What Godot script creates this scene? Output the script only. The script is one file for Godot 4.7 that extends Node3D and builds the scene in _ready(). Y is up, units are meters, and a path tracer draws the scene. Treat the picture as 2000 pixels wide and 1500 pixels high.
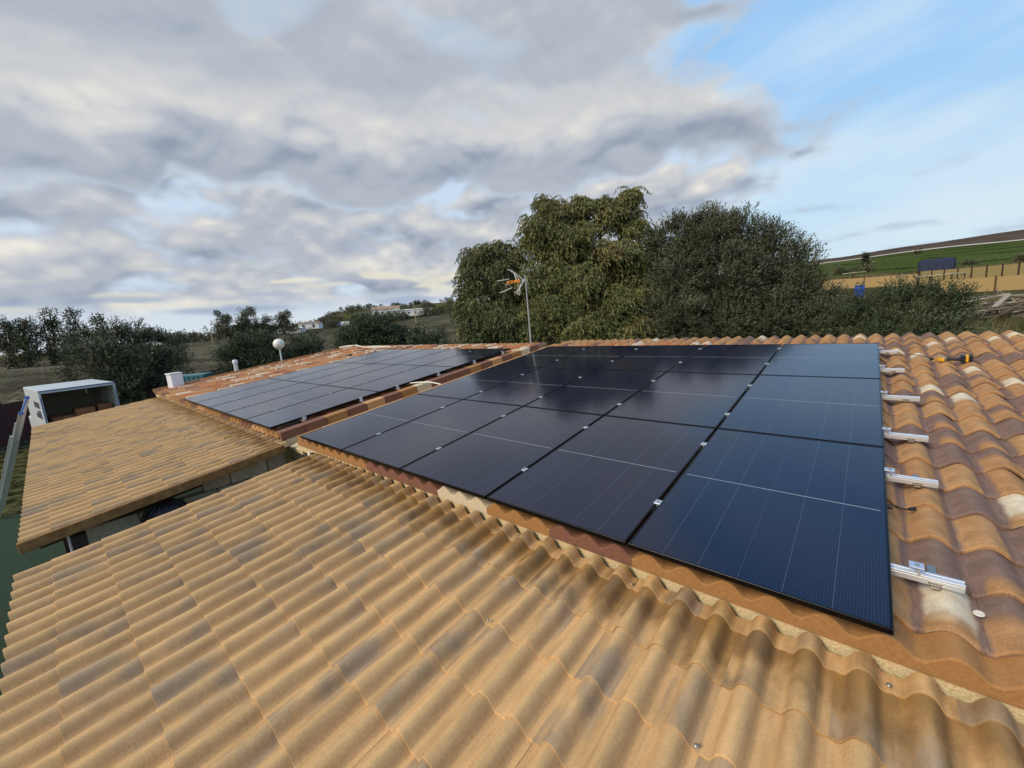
extends Node3D
# ---------------------------------------------------------------- camera constants (solved from the panel grid)
const F := 792.2
const CAM := Vector3(-0.1497, 1.3528, 2.0359)
const CR := Vector3(0.7562, -0.0730, -0.6503)
const CD := Vector3(0.0524, -0.9838, 0.1714)
const CF := Vector3(-0.6522, -0.1636, -0.7401)
const FWD := Vector3(-0.6607, 0.0, -0.7497)
const RGT := Vector3(0.7497, 0.0, -0.6607)
const GROUND_Y := -2.9
const ROOF_T := 0.104720   # 6 degrees
const PERG_T := 0.113446   # 6.5 degrees
const PITCH := 0.205       # roof tile width
const COURSE := 0.3585     # roof tile course along the slope
const WAVE := 0.184        # pergola sheet wave
const STEP := 0.3233        # pergola sheet course along the slope
const PW := 1.134
const PH := 1.903
const GAP := 0.02

var used := {}
var rng := RandomNumberGenerator.new()

func ray(px: float, py: float) -> Vector3:
	return (CR * ((px - 1000.0) / F) + CD * ((py - 750.0) / F) + CF).normalized()
func at(px: float, py: float, dist: float) -> Vector3:
	var r := ray(px, py)
	return CAM + r * (dist / Vector2(r.x, r.z).length())
func on_y(px: float, py: float, y: float) -> Vector3:
	var r := ray(px, py)
	return CAM + r * ((y - CAM.y) / r.y)
func polar(az_deg: float, dist: float) -> Vector3:
	var a := deg_to_rad(az_deg)
	var p := CAM + (FWD * cos(a) + RGT * sin(a)) * dist
	p.y = terrain_y(p.x, p.z)
	return p
func roof_point(x: float, n: float, v: float) -> Vector3:     # v metres up the slope, n metres off the panel plane
	return Vector3(x, n * cos(ROOF_T) + v * sin(ROOF_T), n * sin(ROOF_T) - v * cos(ROOF_T))

# ---------------------------------------------------------------- scene helpers
func numbered(called: String) -> String:
	if not used.has(called):
		used[called] = 0
		return called
	used[called] += 1
	return "%s_%03d" % [called, used[called]]
func tag(o: Node3D, label: String, category: String, group := "", kind := ""):
	if label != "": o.set_meta("label", label)
	if category != "": o.set_meta("category", category)
	if group != "": o.set_meta("group", group)
	if kind != "": o.set_meta("kind", kind)
func thing(called: String, label: String, category: String, where := Vector3.ZERO, group := "") -> Node3D:
	var o := Node3D.new()
	o.name = numbered(called)
	add_child(o)
	o.position = where
	tag(o, label, category, group)
	return o
func part(called: String, mesh: Mesh, parent: Node, where := Vector3.ZERO) -> MeshInstance3D:
	var o := MeshInstance3D.new()
	o.name = called
	o.mesh = mesh
	parent.add_child(o, true)
	o.position = where
	return o
func solo(called: String, mesh: Mesh, label: String, category: String, where := Vector3.ZERO, group := "") -> MeshInstance3D:
	var o := part(numbered(called), mesh, self, where)
	tag(o, label, category, group)
	return o
func structure(called: String, mesh: Mesh, where := Vector3.ZERO) -> MeshInstance3D:
	var o := part(called, mesh, self, where)
	o.set_meta("kind", "structure")
	return o

# ---------------------------------------------------------------- mesh builder
class MB:
	var v := PackedVector3Array()
	var n := PackedVector3Array()
	var u := PackedVector2Array()
	var c := PackedColorArray()
	var i := PackedInt32Array()
	var col := Color.WHITE
	func vert(p: Vector3, nn: Vector3, uv := Vector2.ZERO) -> int:
		v.append(p); n.append(nn); u.append(uv); c.append(col)
		return v.size() - 1
	func tri_idx(a: int, b: int, d: int):    # given counter-clockwise seen from outside
		i.append(a); i.append(d); i.append(b)
	func quad(a: Vector3, b: Vector3, d: Vector3, e: Vector3, uv0 := Vector2.ZERO, uv1 := Vector2.ONE):
		var nn := (b - a).cross(d - a).normalized()
		if nn.length() < 0.5: nn = (d - a).cross(e - a).normalized()
		var s := vert(a, nn, uv0)
		vert(b, nn, Vector2(uv1.x, uv0.y)); vert(d, nn, uv1); vert(e, nn, Vector2(uv0.x, uv1.y))
		tri_idx(s, s + 1, s + 2); tri_idx(s, s + 2, s + 3)
	func tri(a: Vector3, b: Vector3, d: Vector3):
		var nn := (b - a).cross(d - a).normalized()
		var s := vert(a, nn); vert(b, nn, Vector2(1, 0)); vert(d, nn, Vector2(1, 1))
		tri_idx(s, s + 1, s + 2)
	func box(o: Vector3, half: Vector3, bs := Basis.IDENTITY, ch := 0.0):
		if ch <= 0.0:
			for ax in 3:
				for sg in [-1.0, 1.0]:
					var q := [[-1, -1], [1, -1], [1, 1], [-1, 1]]
					var p := []
					for k in q:
						var w := Vector3.ZERO
						w[ax] = sg * half[ax]
						w[(ax + 1) % 3] = k[0] * half[(ax + 1) % 3] * sg
						w[(ax + 2) % 3] = k[1] * half[(ax + 2) % 3]
						p.append(o + bs * w)
					quad(p[0], p[1], p[2], p[3])
			return
		var inn := half - Vector3.ONE * ch
		for ax in 3:
			for sg in [-1.0, 1.0]:
				var p := []
				for k in [[-1, -1], [1, -1], [1, 1], [-1, 1]]:
					var w := Vector3.ZERO
					w[ax] = sg * half[ax]
					w[(ax + 1) % 3] = k[0] * inn[(ax + 1) % 3] * sg
					w[(ax + 2) % 3] = k[1] * inn[(ax + 2) % 3]
					p.append(o + bs * w)
				quad(p[0], p[1], p[2], p[3])
		for ax in 3:                         # edge chamfers run along ax
			var b1 := (ax + 1) % 3
			var b2 := (ax + 2) % 3
			for s1 in [-1.0, 1.0]:
				for s2 in [-1.0, 1.0]:
					var p := []
					for k in [[0, -1], [1, -1], [1, 1], [0, 1]]:
						var w := Vector3.ZERO
						w[ax] = k[1] * inn[ax]
						w[b1] = s1 * (half[b1] if k[0] == 0 else inn[b1])
						w[b2] = s2 * (inn[b2] if k[0] == 0 else half[b2])
						p.append(o + bs * w)
					if s1 * s2 > 0: quad(p[0], p[1], p[2], p[3])
					else: quad(p[3], p[2], p[1], p[0])
	func tube(path: Array, radii: Array, sides := 8, caps := true):
		var base := v.size()
		var m := path.size()
		var side := Vector3.UP
		for k in m:
			var dir: Vector3 = (path[mini(k + 1, m - 1)] - path[maxi(k - 1, 0)]).normalized()
			if k == 0: side = dir.cross(Vector3.UP if absf(dir.y) < 0.9 else Vector3.RIGHT).normalized()
			else: side = (side - dir * side.dot(dir)).normalized()
			var up := side.cross(dir)
			var r: float = radii[mini(k, radii.size() - 1)]
			for s in sides:
				var a := TAU * s / sides
				var nn := side * cos(a) + up * sin(a)
				vert(path[k] + nn * r, nn, Vector2(float(s) / sides, k))
		for k in m - 1:
			for s in sides:
				var a := base + k * sides + s
				var b := base + k * sides + (s + 1) % sides
				tri_idx(a, a + sides, b); tri_idx(b, a + sides, b + sides)
		if caps:
			for e in [0, m - 1]:
				var dir2: Vector3 = (path[0] - path[1]).normalized() if e == 0 else (path[m - 1] - path[m - 2]).normalized()
				var ctr := vert(path[e], dir2)
				for s in sides:
					var p0 := vert(v[base + e * sides + s], dir2)
					var p1 := vert(v[base + e * sides + (s + 1) % sides], dir2)
					if e == 0: tri_idx(ctr, p0, p1)
					else: tri_idx(ctr, p1, p0)
	func lathe(o: Vector3, prof: Array, sides := 16, bs := Basis.IDENTITY):   # prof: [radius, height] from the bottom up
		var base := v.size()
		for k in prof.size():
			var p0 = prof[maxi(k - 1, 0)]
			var p1 = prof[mini(k + 1, prof.size() - 1)]
			var t := Vector2(p1[0] - p0[0], p1[1] - p0[1]).normalized()
			for s in sides:
				var a := TAU * s / sides
				var nn := bs * Vector3(cos(a) * t.y, -t.x, sin(a) * t.y)
				vert(o + bs * Vector3(cos(a) * prof[k][0], prof[k][1], sin(a) * prof[k][0]), nn, Vector2(float(s) / sides, float(k)))
		for k in prof.size() - 1:
			for s in sides:
				var a := base + k * sides + s
				var b := base + k * sides + (s + 1) % sides
				tri_idx(a, a + sides, b); tri_idx(b, a + sides, b + sides)
	func build(mat: Material) -> ArrayMesh:
		var arr := []
		arr.resize(Mesh.ARRAY_MAX)
		arr[Mesh.ARRAY_VERTEX] = v; arr[Mesh.ARRAY_NORMAL] = n; arr[Mesh.ARRAY_TEX_UV] = u; arr[Mesh.ARRAY_COLOR] = c; arr[Mesh.ARRAY_INDEX] = i
		var m := ArrayMesh.new()
		m.add_surface_from_arrays(Mesh.PRIMITIVE_TRIANGLES, arr)
		m.surface_set_material(0, mat)
		return m
func bevel_box(half: Vector3, mat: Material, ch := 0.004) -> ArrayMesh:
	var b := MB.new()
	b.box(Vector3.ZERO, half, Basis.IDENTITY, ch)
	return b.build(mat)

# ---------------------------------------------------------------- materials
func rgb(r: float, g: float, b: float) -> Color:
	return Color(r / 255.0, g / 255.0, b / 255.0)
func flat(col: Color, rough := 0.8, metal := 0.0, spec := 0.5) -> StandardMaterial3D:
	var m := StandardMaterial3D.new()
	m.albedo_color = col
	m.roughness = rough
	m.metallic = metal
	m.metallic_specular = spec
	return m
func noise(freq: float, sd: int, oct := 4) -> FastNoiseLite:
	var f := FastNoiseLite.new()
	f.noise_type = FastNoiseLite.TYPE_SIMPLEX_SMOOTH
	f.seed = sd
	f.frequency = freq
	f.fractal_octaves = oct
	return f
func speckle(c0: Color, c1: Color, freq: float, sd: int, size := 256, grain := 0.05) -> ImageTexture:
	var nz := noise(freq, sd, 5)
	var src := nz.get_seamless_image(size, size)
	var img := Image.create(size, size, true, Image.FORMAT_RGB8)
	var g := RandomNumberGenerator.new()
	g.seed = sd
	for y in size:
		for x in size:
			var t := clampf((src.get_pixel(x, y).r - 0.5) * 1.7 + 0.5, 0, 1)
			var k := 1.0 + g.randf_range(-grain, grain)
			var cc := c0.lerp(c1, t)
			img.set_pixel(x, y, Color(cc.r * k, cc.g * k, cc.b * k))
	img.generate_mipmaps()
	return ImageTexture.create_from_image(img)
func world_mat(tex: Texture2D, scale: float, rough := 0.9) -> StandardMaterial3D:
	var m := StandardMaterial3D.new()
	m.albedo_texture = tex
	m.roughness = rough
	m.uv1_triplanar = true
	m.uv1_world_triplanar = true
	m.uv1_scale = Vector3.ONE * scale
	return m
func vcol_mat(rough := 0.9, tex: Texture2D = null, scale := 1.0) -> StandardMaterial3D:
	var m := StandardMaterial3D.new()
	m.vertex_color_use_as_albedo = true
	m.roughness = rough
	if tex:
		m.albedo_texture = tex
		m.uv1_triplanar = true
		m.uv1_world_triplanar = true
		m.uv1_scale = Vector3.ONE * scale
	return m
var grain_tex: ImageTexture
func grain() -> ImageTexture:           # fine sandy relief shared by tiles and sheets
	if grain_tex: return grain_tex
	var g := RandomNumberGenerator.new()
	g.seed = 3
	var src := noise(0.09, 19, 4).get_seamless_image(256, 256)
	var img := Image.create(256, 256, false, Image.FORMAT_RGBA8)
	for y in 256:
		for x in 256:
			var t := clampf(src.get_pixel(x, y).r * 0.6 + g.randf() * 0.4, 0, 1)
			img.set_pixel(x, y, Color(t, t, t))
	img.bump_map_to_normal_map(2.2)
	img.generate_mipmaps()
	grain_tex = ImageTexture.create_from_image(img)
	return grain_tex
func tex_mat(img: Image, rough := 0.85, spec := 0.4) -> StandardMaterial3D:
	img.generate_mipmaps()
	var m := StandardMaterial3D.new()
	m.albedo_texture = ImageTexture.create_from_image(img)
	m.roughness = rough
	m.metallic_specular = spec
	m.texture_repeat = true
	return m

# ---------------------------------------------------------------- sky
func table(xs: Array, ys: Array, x: float) -> float:
	if x <= xs[0]: return ys[0]
	for k in xs.size() - 1:
		if x <= xs[k + 1]:
			return lerpf(ys[k], ys[k + 1], (x - xs[k]) / (xs[k + 1] - xs[k]))
	return ys[-1]
func sky_image() -> Image:
	var w := 2048
	var h := 1024
	var img := Image.create(w, h, false, Image.FORMAT_RGB8)
	var big := noise(1.0, 14, 4)
	var soft := noise(1.0, 23, 2)
	var wisp := noise(1.0, 37, 5)
	var puff := noise(1.0, 58, 5)
	puff.fractal_type = FastNoiseLite.FRACTAL_RIDGED
	puff.fractal_gain = 0.5
	var el_x := [0.0, 8.0, 20.0, 34.0, 60.0, 90.0]
	var clear := [rgb(207, 227, 236), rgb(194, 221, 240), rgb(156, 200, 242), rgb(122, 178, 238), rgb(90, 148, 222), rgb(74, 130, 208)]
	var deep := rgb(140, 150, 169)
	var grey := rgb(174, 181, 192)
	var pale := rgb(200, 201, 204)
	var cream := rgb(232, 228, 218)
	for y in h / 2:
		var el := (0.5 - (y + 0.5) / h) * PI
		var ed := rad_to_deg(el)
		var ce := cos(el)
		var base: Color = clear[0]
		for k in 5:
			if ed >= el_x[k]:
				base = clear[k].lerp(clear[k + 1], clampf((ed - el_x[k]) / (el_x[k + 1] - el_x[k]), 0, 1))
		var edge := table([0.0, 9.0, 13.0, 16.0, 23.0, 28.0, 34.0, 60.0], [2.0, 12.0, 26.0, 31.0, 26.0, 20.0, 16.0, 5.0], ed)
		var run := 1 if ed < 44.0 else 4
		for xs in w / run:
			var x := xs * run
			var th := (x + 0.5 * run) / w * TAU
			var d := Vector3(sin(th) * ce, sin(el), -cos(th) * ce)
			var az := rad_to_deg(atan2(d.dot(RGT), d.dot(FWD)))
			var p := Vector3(d.x, d.y * 1.9, d.z)
			var s1 := soft.get_noise_3dv(p * 1.5)
			var s2 := soft.get_noise_3dv(p * 3.6 + Vector3(7, 3, 1))
			var n1 := big.get_noise_3dv(p * 2.6)
			var b1 := -puff.get_noise_3dv(p * 3.4)
			var b2 := -puff.get_noise_3dv((p + Vector3(0, 0.035, 0)) * 3.4)
			var m1 := 0.65 * big.get_noise_3dv(p * 5.0 + Vector3(3, 9, 2)) + 0.35 * b1
			var m2 := 0.65 * big.get_noise_3dv((p + Vector3(0, 0.055, 0)) * 5.0 + Vector3(3, 9, 2)) + 0.35 * b2
			var c := base
			# thin high cloud over the clear side
			var cd := Vector3(d.dot(RGT), d.dot(FWD), 0)
			var wz := wisp.get_noise_3d(cd.x * 1.5 + d.y * 2.0, cd.y * 1.5, d.y * 7.0 - cd.x * 2.2)
			var thin := clampf(0.50 + wz * 1.2, 0, 1) * (1.0 - 0.60 * smoothstep(12.0, 34.0, ed))
			c = c.lerp(rgb(214, 229, 240), thin * 0.85)
			# small grey scraps low on the clear side
			var scrap := smoothstep(0.20, 0.5, big.get_noise_3d(cd.x * 4.0, d.y * 22.0, cd.y * 4.0)) * smoothstep(13.0, 8.0, ed) * smoothstep(2.0, 4.0, ed)
			c = c.lerp(rgb(172, 187, 206), scrap * 0.6)
			# cloud deck
			var back := smoothstep(150.0, 178.0, az)
			var side := clampf(1.0 - smoothstep(edge - 4.0, edge + 5.0, az + 12.0 * n1 + 10.0 * b1 - 3.0) + back, 0, 1)
			var ew := ed + 3.5 * n1 + 2.2 * b1
			var deck := smoothstep(13.5, 15.8, ew)
			var open := smoothstep(0.0, 0.35, s2 + 0.5 * n1 - 0.2 * b1) * smoothstep(24.0, 28.0, ew)
			var low := smoothstep(-0.40, -0.08, m1 + 0.30 * n1 + 0.10) * smoothstep(1.5, 5.0, ed)
			var cover := maxf(deck * (1.0 - 0.42 * open), low * (1.0 - deck))
			cover *= side
			var band := 0.26 * exp(-pow((ew - 22.6) / 2.8, 2.0)) - 0.20 * exp(-pow((ew - 17.0) / 2.8, 2.0))
			var lit := 0.50 + (b1 - b2) * 0.21 * deck + b1 * 0.08 + n1 * 0.17 * deck + (m1 - m2) * 1.0 * (1.0 - deck) + s2 * 0.10 + band * deck + 0.02
			lit = clampf(lit, 0.0, 1.0)
			var cc := deep.lerp(grey, smoothstep(0.08, 0.42, lit)).lerp(pale, smoothstep(0.42, 0.72, lit)).lerp(cream, smoothstep(0.68, 1.0, lit))
			var gap := rgb(205, 217, 233).lerp(base, 0.15)
			c = c.lerp(gap, side * 0.9)
			c = c.lerp(cc, cover * 0.96)
			# low haze with warm breaks and a slate band over the far land
			var hz := smoothstep(4.5, 0.5, ed)
			c = c.lerp(rgb(211, 219, 226), hz * 0.75)
			var warm := smoothstep(0.05, 0.35, soft.get_noise_3d(d.x * 5.0, d.y * 30.0 + 2.0, d.z * 5.0) + 0.15 * b1) * smoothstep(9.0, 6.0, ed) * smoothstep(2.5, 5.0, ed) * side
			c = c.lerp(rgb(236, 229, 206), warm * 0.75)
			var slate := smoothstep(-0.1, 0.4, soft.get_noise_3d(d.x * 3.0 + 5.0, d.y * 26.0, d.z * 3.0) + 0.15 * b1) * smoothstep(6.5, 4.2, ed) * smoothstep(1.6, 2.6, ed) * side
			c = c.lerp(rgb(152, 167, 193), slate * 0.7)
			if run == 1: img.set_pixel(x, y, c)
			else: img.fill_rect(Rect2i(x, y, run, 1), c)
	img.fill_rect(Rect2i(0, h / 2, w, h / 2), rgb(150, 145, 132))
	return img

# ---------------------------------------------------------------- land
const T_AZ := [-180.0, -60.0, -51.0, -44.0, -36.0, -28.0, -20.0, -8.0, 10.0, 30.0, 38.0, 45.0, 52.0, 65.0, 120.0, 180.0]
const T_R := [0.0, 12.0, 22.0, 45.0, 60.0, 80.0, 100.0, 170.0, 220.0, 320.0, 500.0, 700.0, 1000.0, 3000.0]
const T_H := [
	[-2.9, -2.9, -2.9, -2.9, -2.9, -2.9, -2.9, -2.9, -2.9, -2.9, -2.9, -2.9, -2.9, -2.9, -2.9, -2.9],
	[-2.9, -2.9, -2.9, -2.9, -2.9, -2.9, -2.9, -2.9, -2.9, -2.9, -2.6, -2.3, -2.2, -2.2, -2.9, -2.9],
	[-2.9, -2.9, -2.9, -2.9, -2.9, -2.9, -2.9, -2.9, -2.7, -2.0, -1.0, -0.5, -0.26, 0.0, -2.0, -2.9],
	[-2.7, -2.6, -2.5, -2.4, -2.4, -2.4, -2.3, -2.2, -1.8, -0.8, -0.1, 0.1, 0.1, 0.4, -1.0, -2.7],
	[-2.6, -2.4, -2.2, -2.1, -2.0, -2.0, -1.9, -1.8, -1.2, -0.2, 0.4, 0.4, 0.41, 1.0, -0.5, -2.6],
	[-2.4, -2.0, -1.9, -1.8, -1.5, -1.5, -1.4, -1.2, 0.0, 1.2, 1.85, 1.8, 1.84, 2.5, 0.0, -2.4],
	[-2.0, -1.5, -1.3, -1.4, -1.0, -0.9, -0.7, -0.3, 1.0, 3.0, 4.2, 4.0, 4.1, 5.0, 1.0, -2.0],
	[-1.0, -1.0, -0.8, -0.7, 0.6, 1.0, 1.5, 2.5, 5.0, 8.0, 10.2, 9.3, 8.5, 9.0, 2.0, -1.0],
	[-1.0, -1.0, -0.8, -0.5, 0.5, 1.4, 2.5, 5.2, 8.0, 11.0, 13.3, 12.8, 12.3, 13.0, 3.0, -1.0],
	[0.0, -1.0, -1.0, -0.5, 0.0, 1.5, 4.0, 8.0, 12.0, 17.0, 19.2, 20.2, 19.4, 20.0, 5.0, 0.0],
	[0.0, 0.0, -1.0, -1.0, -1.0, 3.0, 14.0, 18.0, 22.0, 28.0, 33.6, 36.3, 37.8, 38.0, 10.0, 0.0],
	[0.0, 0.0, 0.0, -1.0, -2.0, 7.0, 31.0, 33.0, 34.0, 36.0, 38.0, 42.0, 44.0, 44.0, 10.0, 0.0],
	[0.0, 0.0, 0.0, 0.0, -5.0, 4.0, 24.0, 28.0, 28.0, 30.0, 30.0, 30.0, 30.0, 30.0, 10.0, 0.0],
	[-30.0, -30.0, -30.0, -30.0, -30.0, -30.0, -30.0, -30.0, -30.0, -30.0, -30.0, -30.0, -30.0, -30.0, -30.0, -30.0]]
var lump: FastNoiseLite
func terrain_polar(az: float, r: float) -> float:
	var a := 0
	while a < T_AZ.size() - 2 and az > T_AZ[a + 1]: a += 1
	var b := 0
	while b < T_R.size() - 2 and r > T_R[b + 1]: b += 1
	var ta: float = smoothstep(0.0, 1.0, clampf((az - T_AZ[a]) / (T_AZ[a + 1] - T_AZ[a]), 0, 1))
	var tb: float = clampf((r - T_R[b]) / (T_R[b + 1] - T_R[b]), 0, 1)
	var h0: float = lerpf(T_H[b][a], T_H[b][a + 1], ta)
	var h1: float = lerpf(T_H[b + 1][a], T_H[b + 1][a + 1], ta)
	return lerpf(h0, h1, tb)
func terrain_y(x: float, z: float) -> float:
	var d := Vector3(x - CAM.x, 0, z - CAM.z)
	var r := d.length()
	var az := rad_to_deg(atan2(d.dot(RGT), d.dot(FWD)))
	return terrain_polar(az, r) + lump.get_noise_2d(x, z) * 0.35 * smoothstep(20.0, 60.0, r)
func land_color(az: float, r: float, x: float, z: float) -> Color:
	var n := lump.get_noise_2d(x * 0.6 + 50.0, z * 0.6)
	var f := lump.get_noise_2d(x * 4.0, z * 4.0)
	var earth := Color(0.115, 0.105, 0.068).lerp(Color(0.225, 0.205, 0.14), clampf(0.40 + f * 2.2 + n * 0.5, 0, 1))
	var scrub := Color(0.055, 0.070, 0.028).lerp(Color(0.11, 0.105, 0.05), clampf(0.5 + n + f, 0, 1))
	var crop := Color(0.110, 0.150, 0.036).lerp(Color(0.150, 0.196, 0.054), clampf(0.5 + n * 1.2, 0, 1))
	var dry := Color(0.15, 0.13, 0.065).lerp(Color(0.10, 0.105, 0.045), clampf(0.5 + f * 1.5 + n, 0, 1))
	if az < 8.0:
		if r < 28.0: return dry
		var stop := 175.0 + (az + 40.0) * 1.2 + n * 12.0
		if r < stop: return earth
		if r < 420.0: return scrub
		if az > -24.0 and r < 585.0: return crop
		return Color(0.22, 0.20, 0.105).lerp(scrub, clampf(0.25 + n, 0, 1))
	if r < 84.0: return dry
	if r < 96.0 + 14.0 * (n + 0.4): return Color(0.27, 0.21, 0.11).lerp(dry, clampf(0.4 + f * 2.0, 0, 1))
	if r < 318.0:
		var row := absf(fmod(r + n * 16.0, 46.0) - 23.0)
		return crop if row > 2.2 else Color(0.035, 0.06, 0.02)
	return Color(0.155, 0.112, 0.085).lerp(Color(0.20, 0.155, 0.12), clampf(0.5 + f * 1.2 + n, 0, 1))
func build_land():
	lump = noise(0.02, 5, 4)
	var rs := []
	var r := 0.0
	while r < 3000.0:
		rs.append(r)
		r += 3.0 if r < 40.0 else (4.0 if r < 120.0 else (8.0 if r < 340.0 else (16.0 if r < 720.0 else 400.0)))
	rs.append(3000.0)
	var azs := []
	var a := -180.0
	while a < 180.0:
		azs.append(a)
		a += 1.0 if (a >= -66.0 and a < 66.0) else 6.0
	azs.append(180.0)
	var b := MB.new()
	for k in rs.size():
		for j in azs.size():
			var rad := deg_to_rad(azs[j])
			var p: Vector3 = CAM + (FWD * cos(rad) + RGT * sin(rad)) * rs[k]
			p.y = terrain_y(p.x, p.z)
			b.col = land_color(azs[j], rs[k], p.x, p.z)
			b.vert(p, Vector3.UP)
	var m := azs.size()
	for k in rs.size() - 1:
		for j in m - 1:
			var i0 := k * m + j
			b.tri_idx(i0, i0 + 1, i0 + m)
			b.tri_idx(i0 + 1, i0 + m + 1, i0 + m)
	for k in rs.size():
		for j in m:
			var i0: int = k * m + j
			var pa: Vector3 = b.v[mini(k + 1, rs.size() - 1) * m + j] - b.v[maxi(k - 1, 0) * m + j]
			var pb: Vector3 = b.v[k * m + mini(j + 1, m - 1)] - b.v[k * m + maxi(j - 1, 0)]
			var nn := pb.cross(pa).normalized()
			if nn.y < 0: nn = -nn
			b.n[i0] = nn if nn.y > 0.1 else Vector3.UP
	var gm := vcol_mat(1.0, speckle(Color(0.45, 0.45, 0.45), Color(1, 1, 1), 0.05, 8, 256, 0.25), 0.12)
	gm.metallic_specular = 0.05
	structure("ground", b.build(gm))
	# pale road along the foot of the brown hill
	var rb := MB.new()
	var prev := []
	var az := 20.0
	while az < 75.0:
		var ring := []
		for rr in [314.0, 319.0]:
			var rad := deg_to_rad(az)
			var p: Vector3 = CAM + (FWD * cos(rad) + RGT * sin(rad)) * rr
			p.y = terrain_y(p.x, p.z) + (0.25 if rr < 315.0 else 0.6)
			ring.append(p)
		if prev.size():
			rb.quad(prev[0], prev[1], ring[1], ring[0])
		prev = ring
		az += 1.0
	structure("road", rb.build(flat(rgb(186, 178, 160), 0.9)))

# ---------------------------------------------------------------- foliage
var sprig_droop := []
var sprig_spike := []
var sprig_round := []
var leaf_mat: StandardMaterial3D
var bark_mat: StandardMaterial3D
func leaf(b: MB, o: Vector3, dir: Vector3, side: Vector3, l: float, w: float):
	var nn := side.cross(dir).normalized()
	var s := b.vert(o, nn)
	b.vert(o + dir * l * 0.45 + side * w * 0.5, (nn + side * 0.3).normalized())
	b.vert(o + dir * l, nn)
	b.vert(o + dir * l * 0.45 - side * w * 0.5, (nn - side * 0.3).normalized())
	b.tri_idx(s, s + 1, s + 2); b.tri_idx(s, s + 2, s + 3)
func make_droop(g: RandomNumberGenerator, tone: Color) -> ArrayMesh:      # hanging branchlets, long narrow leaves
	var b := MB.new()
	for t in 6:
		var a0 := g.randf() * TAU
		var o := Vector3(cos(a0), 0, sin(a0)) * 0.05
		var d := Vector3(cos(a0) * 0.8, 0.45, sin(a0) * 0.8).normalized()
		for k in 11:
			d = (d + Vector3(0, -0.23, 0)).normalized()
			o += d * 0.06
			b.col = tone * g.randf_range(0.7, 1.3)
			var aa := g.randf() * TAU
			var ld := Vector3(cos(aa) * 0.6, -0.6 - g.randf() * 0.5, sin(aa) * 0.6).normalized()
			leaf(b, o, ld, ld.cross(Vector3(cos(aa + 1.3), 0.3, sin(aa + 1.3))).normalized(), g.randf_range(0.12, 0.19), g.randf_range(0.04, 0.06))
	return b.build(leaf_mat)
func make_spike(g: RandomNumberGenerator, tone: Color) -> ArrayMesh:      # upright twigs, short narrow leaves
	var b := MB.new()
	for t in 9:
		var a0 := g.randf() * TAU
		var tilt := g.randf_range(0.15, 0.95)
		var d := Vector3(cos(a0) * tilt, 1.0, sin(a0) * tilt).normalized()
		var o := Vector3(g.randf_range(-0.1, 0.1), -0.1, g.randf_range(-0.1, 0.1))
		for k in 8:
			o += d * 0.055
			d = (d + Vector3(g.randf_range(-0.1, 0.1), 0.03, g.randf_range(-0.1, 0.1))).normalized()
			b.col = tone * g.randf_range(0.7, 1.3)
			var aa := g.randf() * TAU
			var ld := (d + Vector3(cos(aa), 0.1, sin(aa)) * 0.9).normalized()
			leaf(b, o, ld, ld.cross(d).normalized(), g.randf_range(0.07, 0.11), g.randf_range(0.026, 0.036))
	return b.build(leaf_mat)
func make_round(g: RandomNumberGenerator, tone: Color) -> ArrayMesh:      # round tuft for distant crowns
	var b := MB.new()
	for k in 60:
		var dd := Vector3(g.randfn(), g.randfn(), g.randfn()).normalized()
		var o := dd * g.randf_range(0.1, 0.42)
		b.col = tone * g.randf_range(0.7, 1.3)
		var ld := (dd + Vector3(g.randfn(), g.randfn(), g.randfn()) * 0.5).normalized()
		leaf(b, o, ld, ld.cross(Vector3(g.randfn(), g.randfn(), g.randfn())).normalized(), g.randf_range(0.13, 0.22), g.randf_range(0.07, 0.11))
	return b.build(leaf_mat)
func make_sprigs():
	leaf_mat = vcol_mat(0.62)
	leaf_mat.cull_mode = BaseMaterial3D.CULL_DISABLED
	leaf_mat.backlight_enabled = true
	leaf_mat.backlight = Color(0.28, 0.30, 0.12)
	leaf_mat.metallic_specular = 0.35
	bark_mat = world_mat(speckle(rgb(92, 80, 66), rgb(140, 128, 110), 0.05, 71), 1.3, 0.95)
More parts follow.
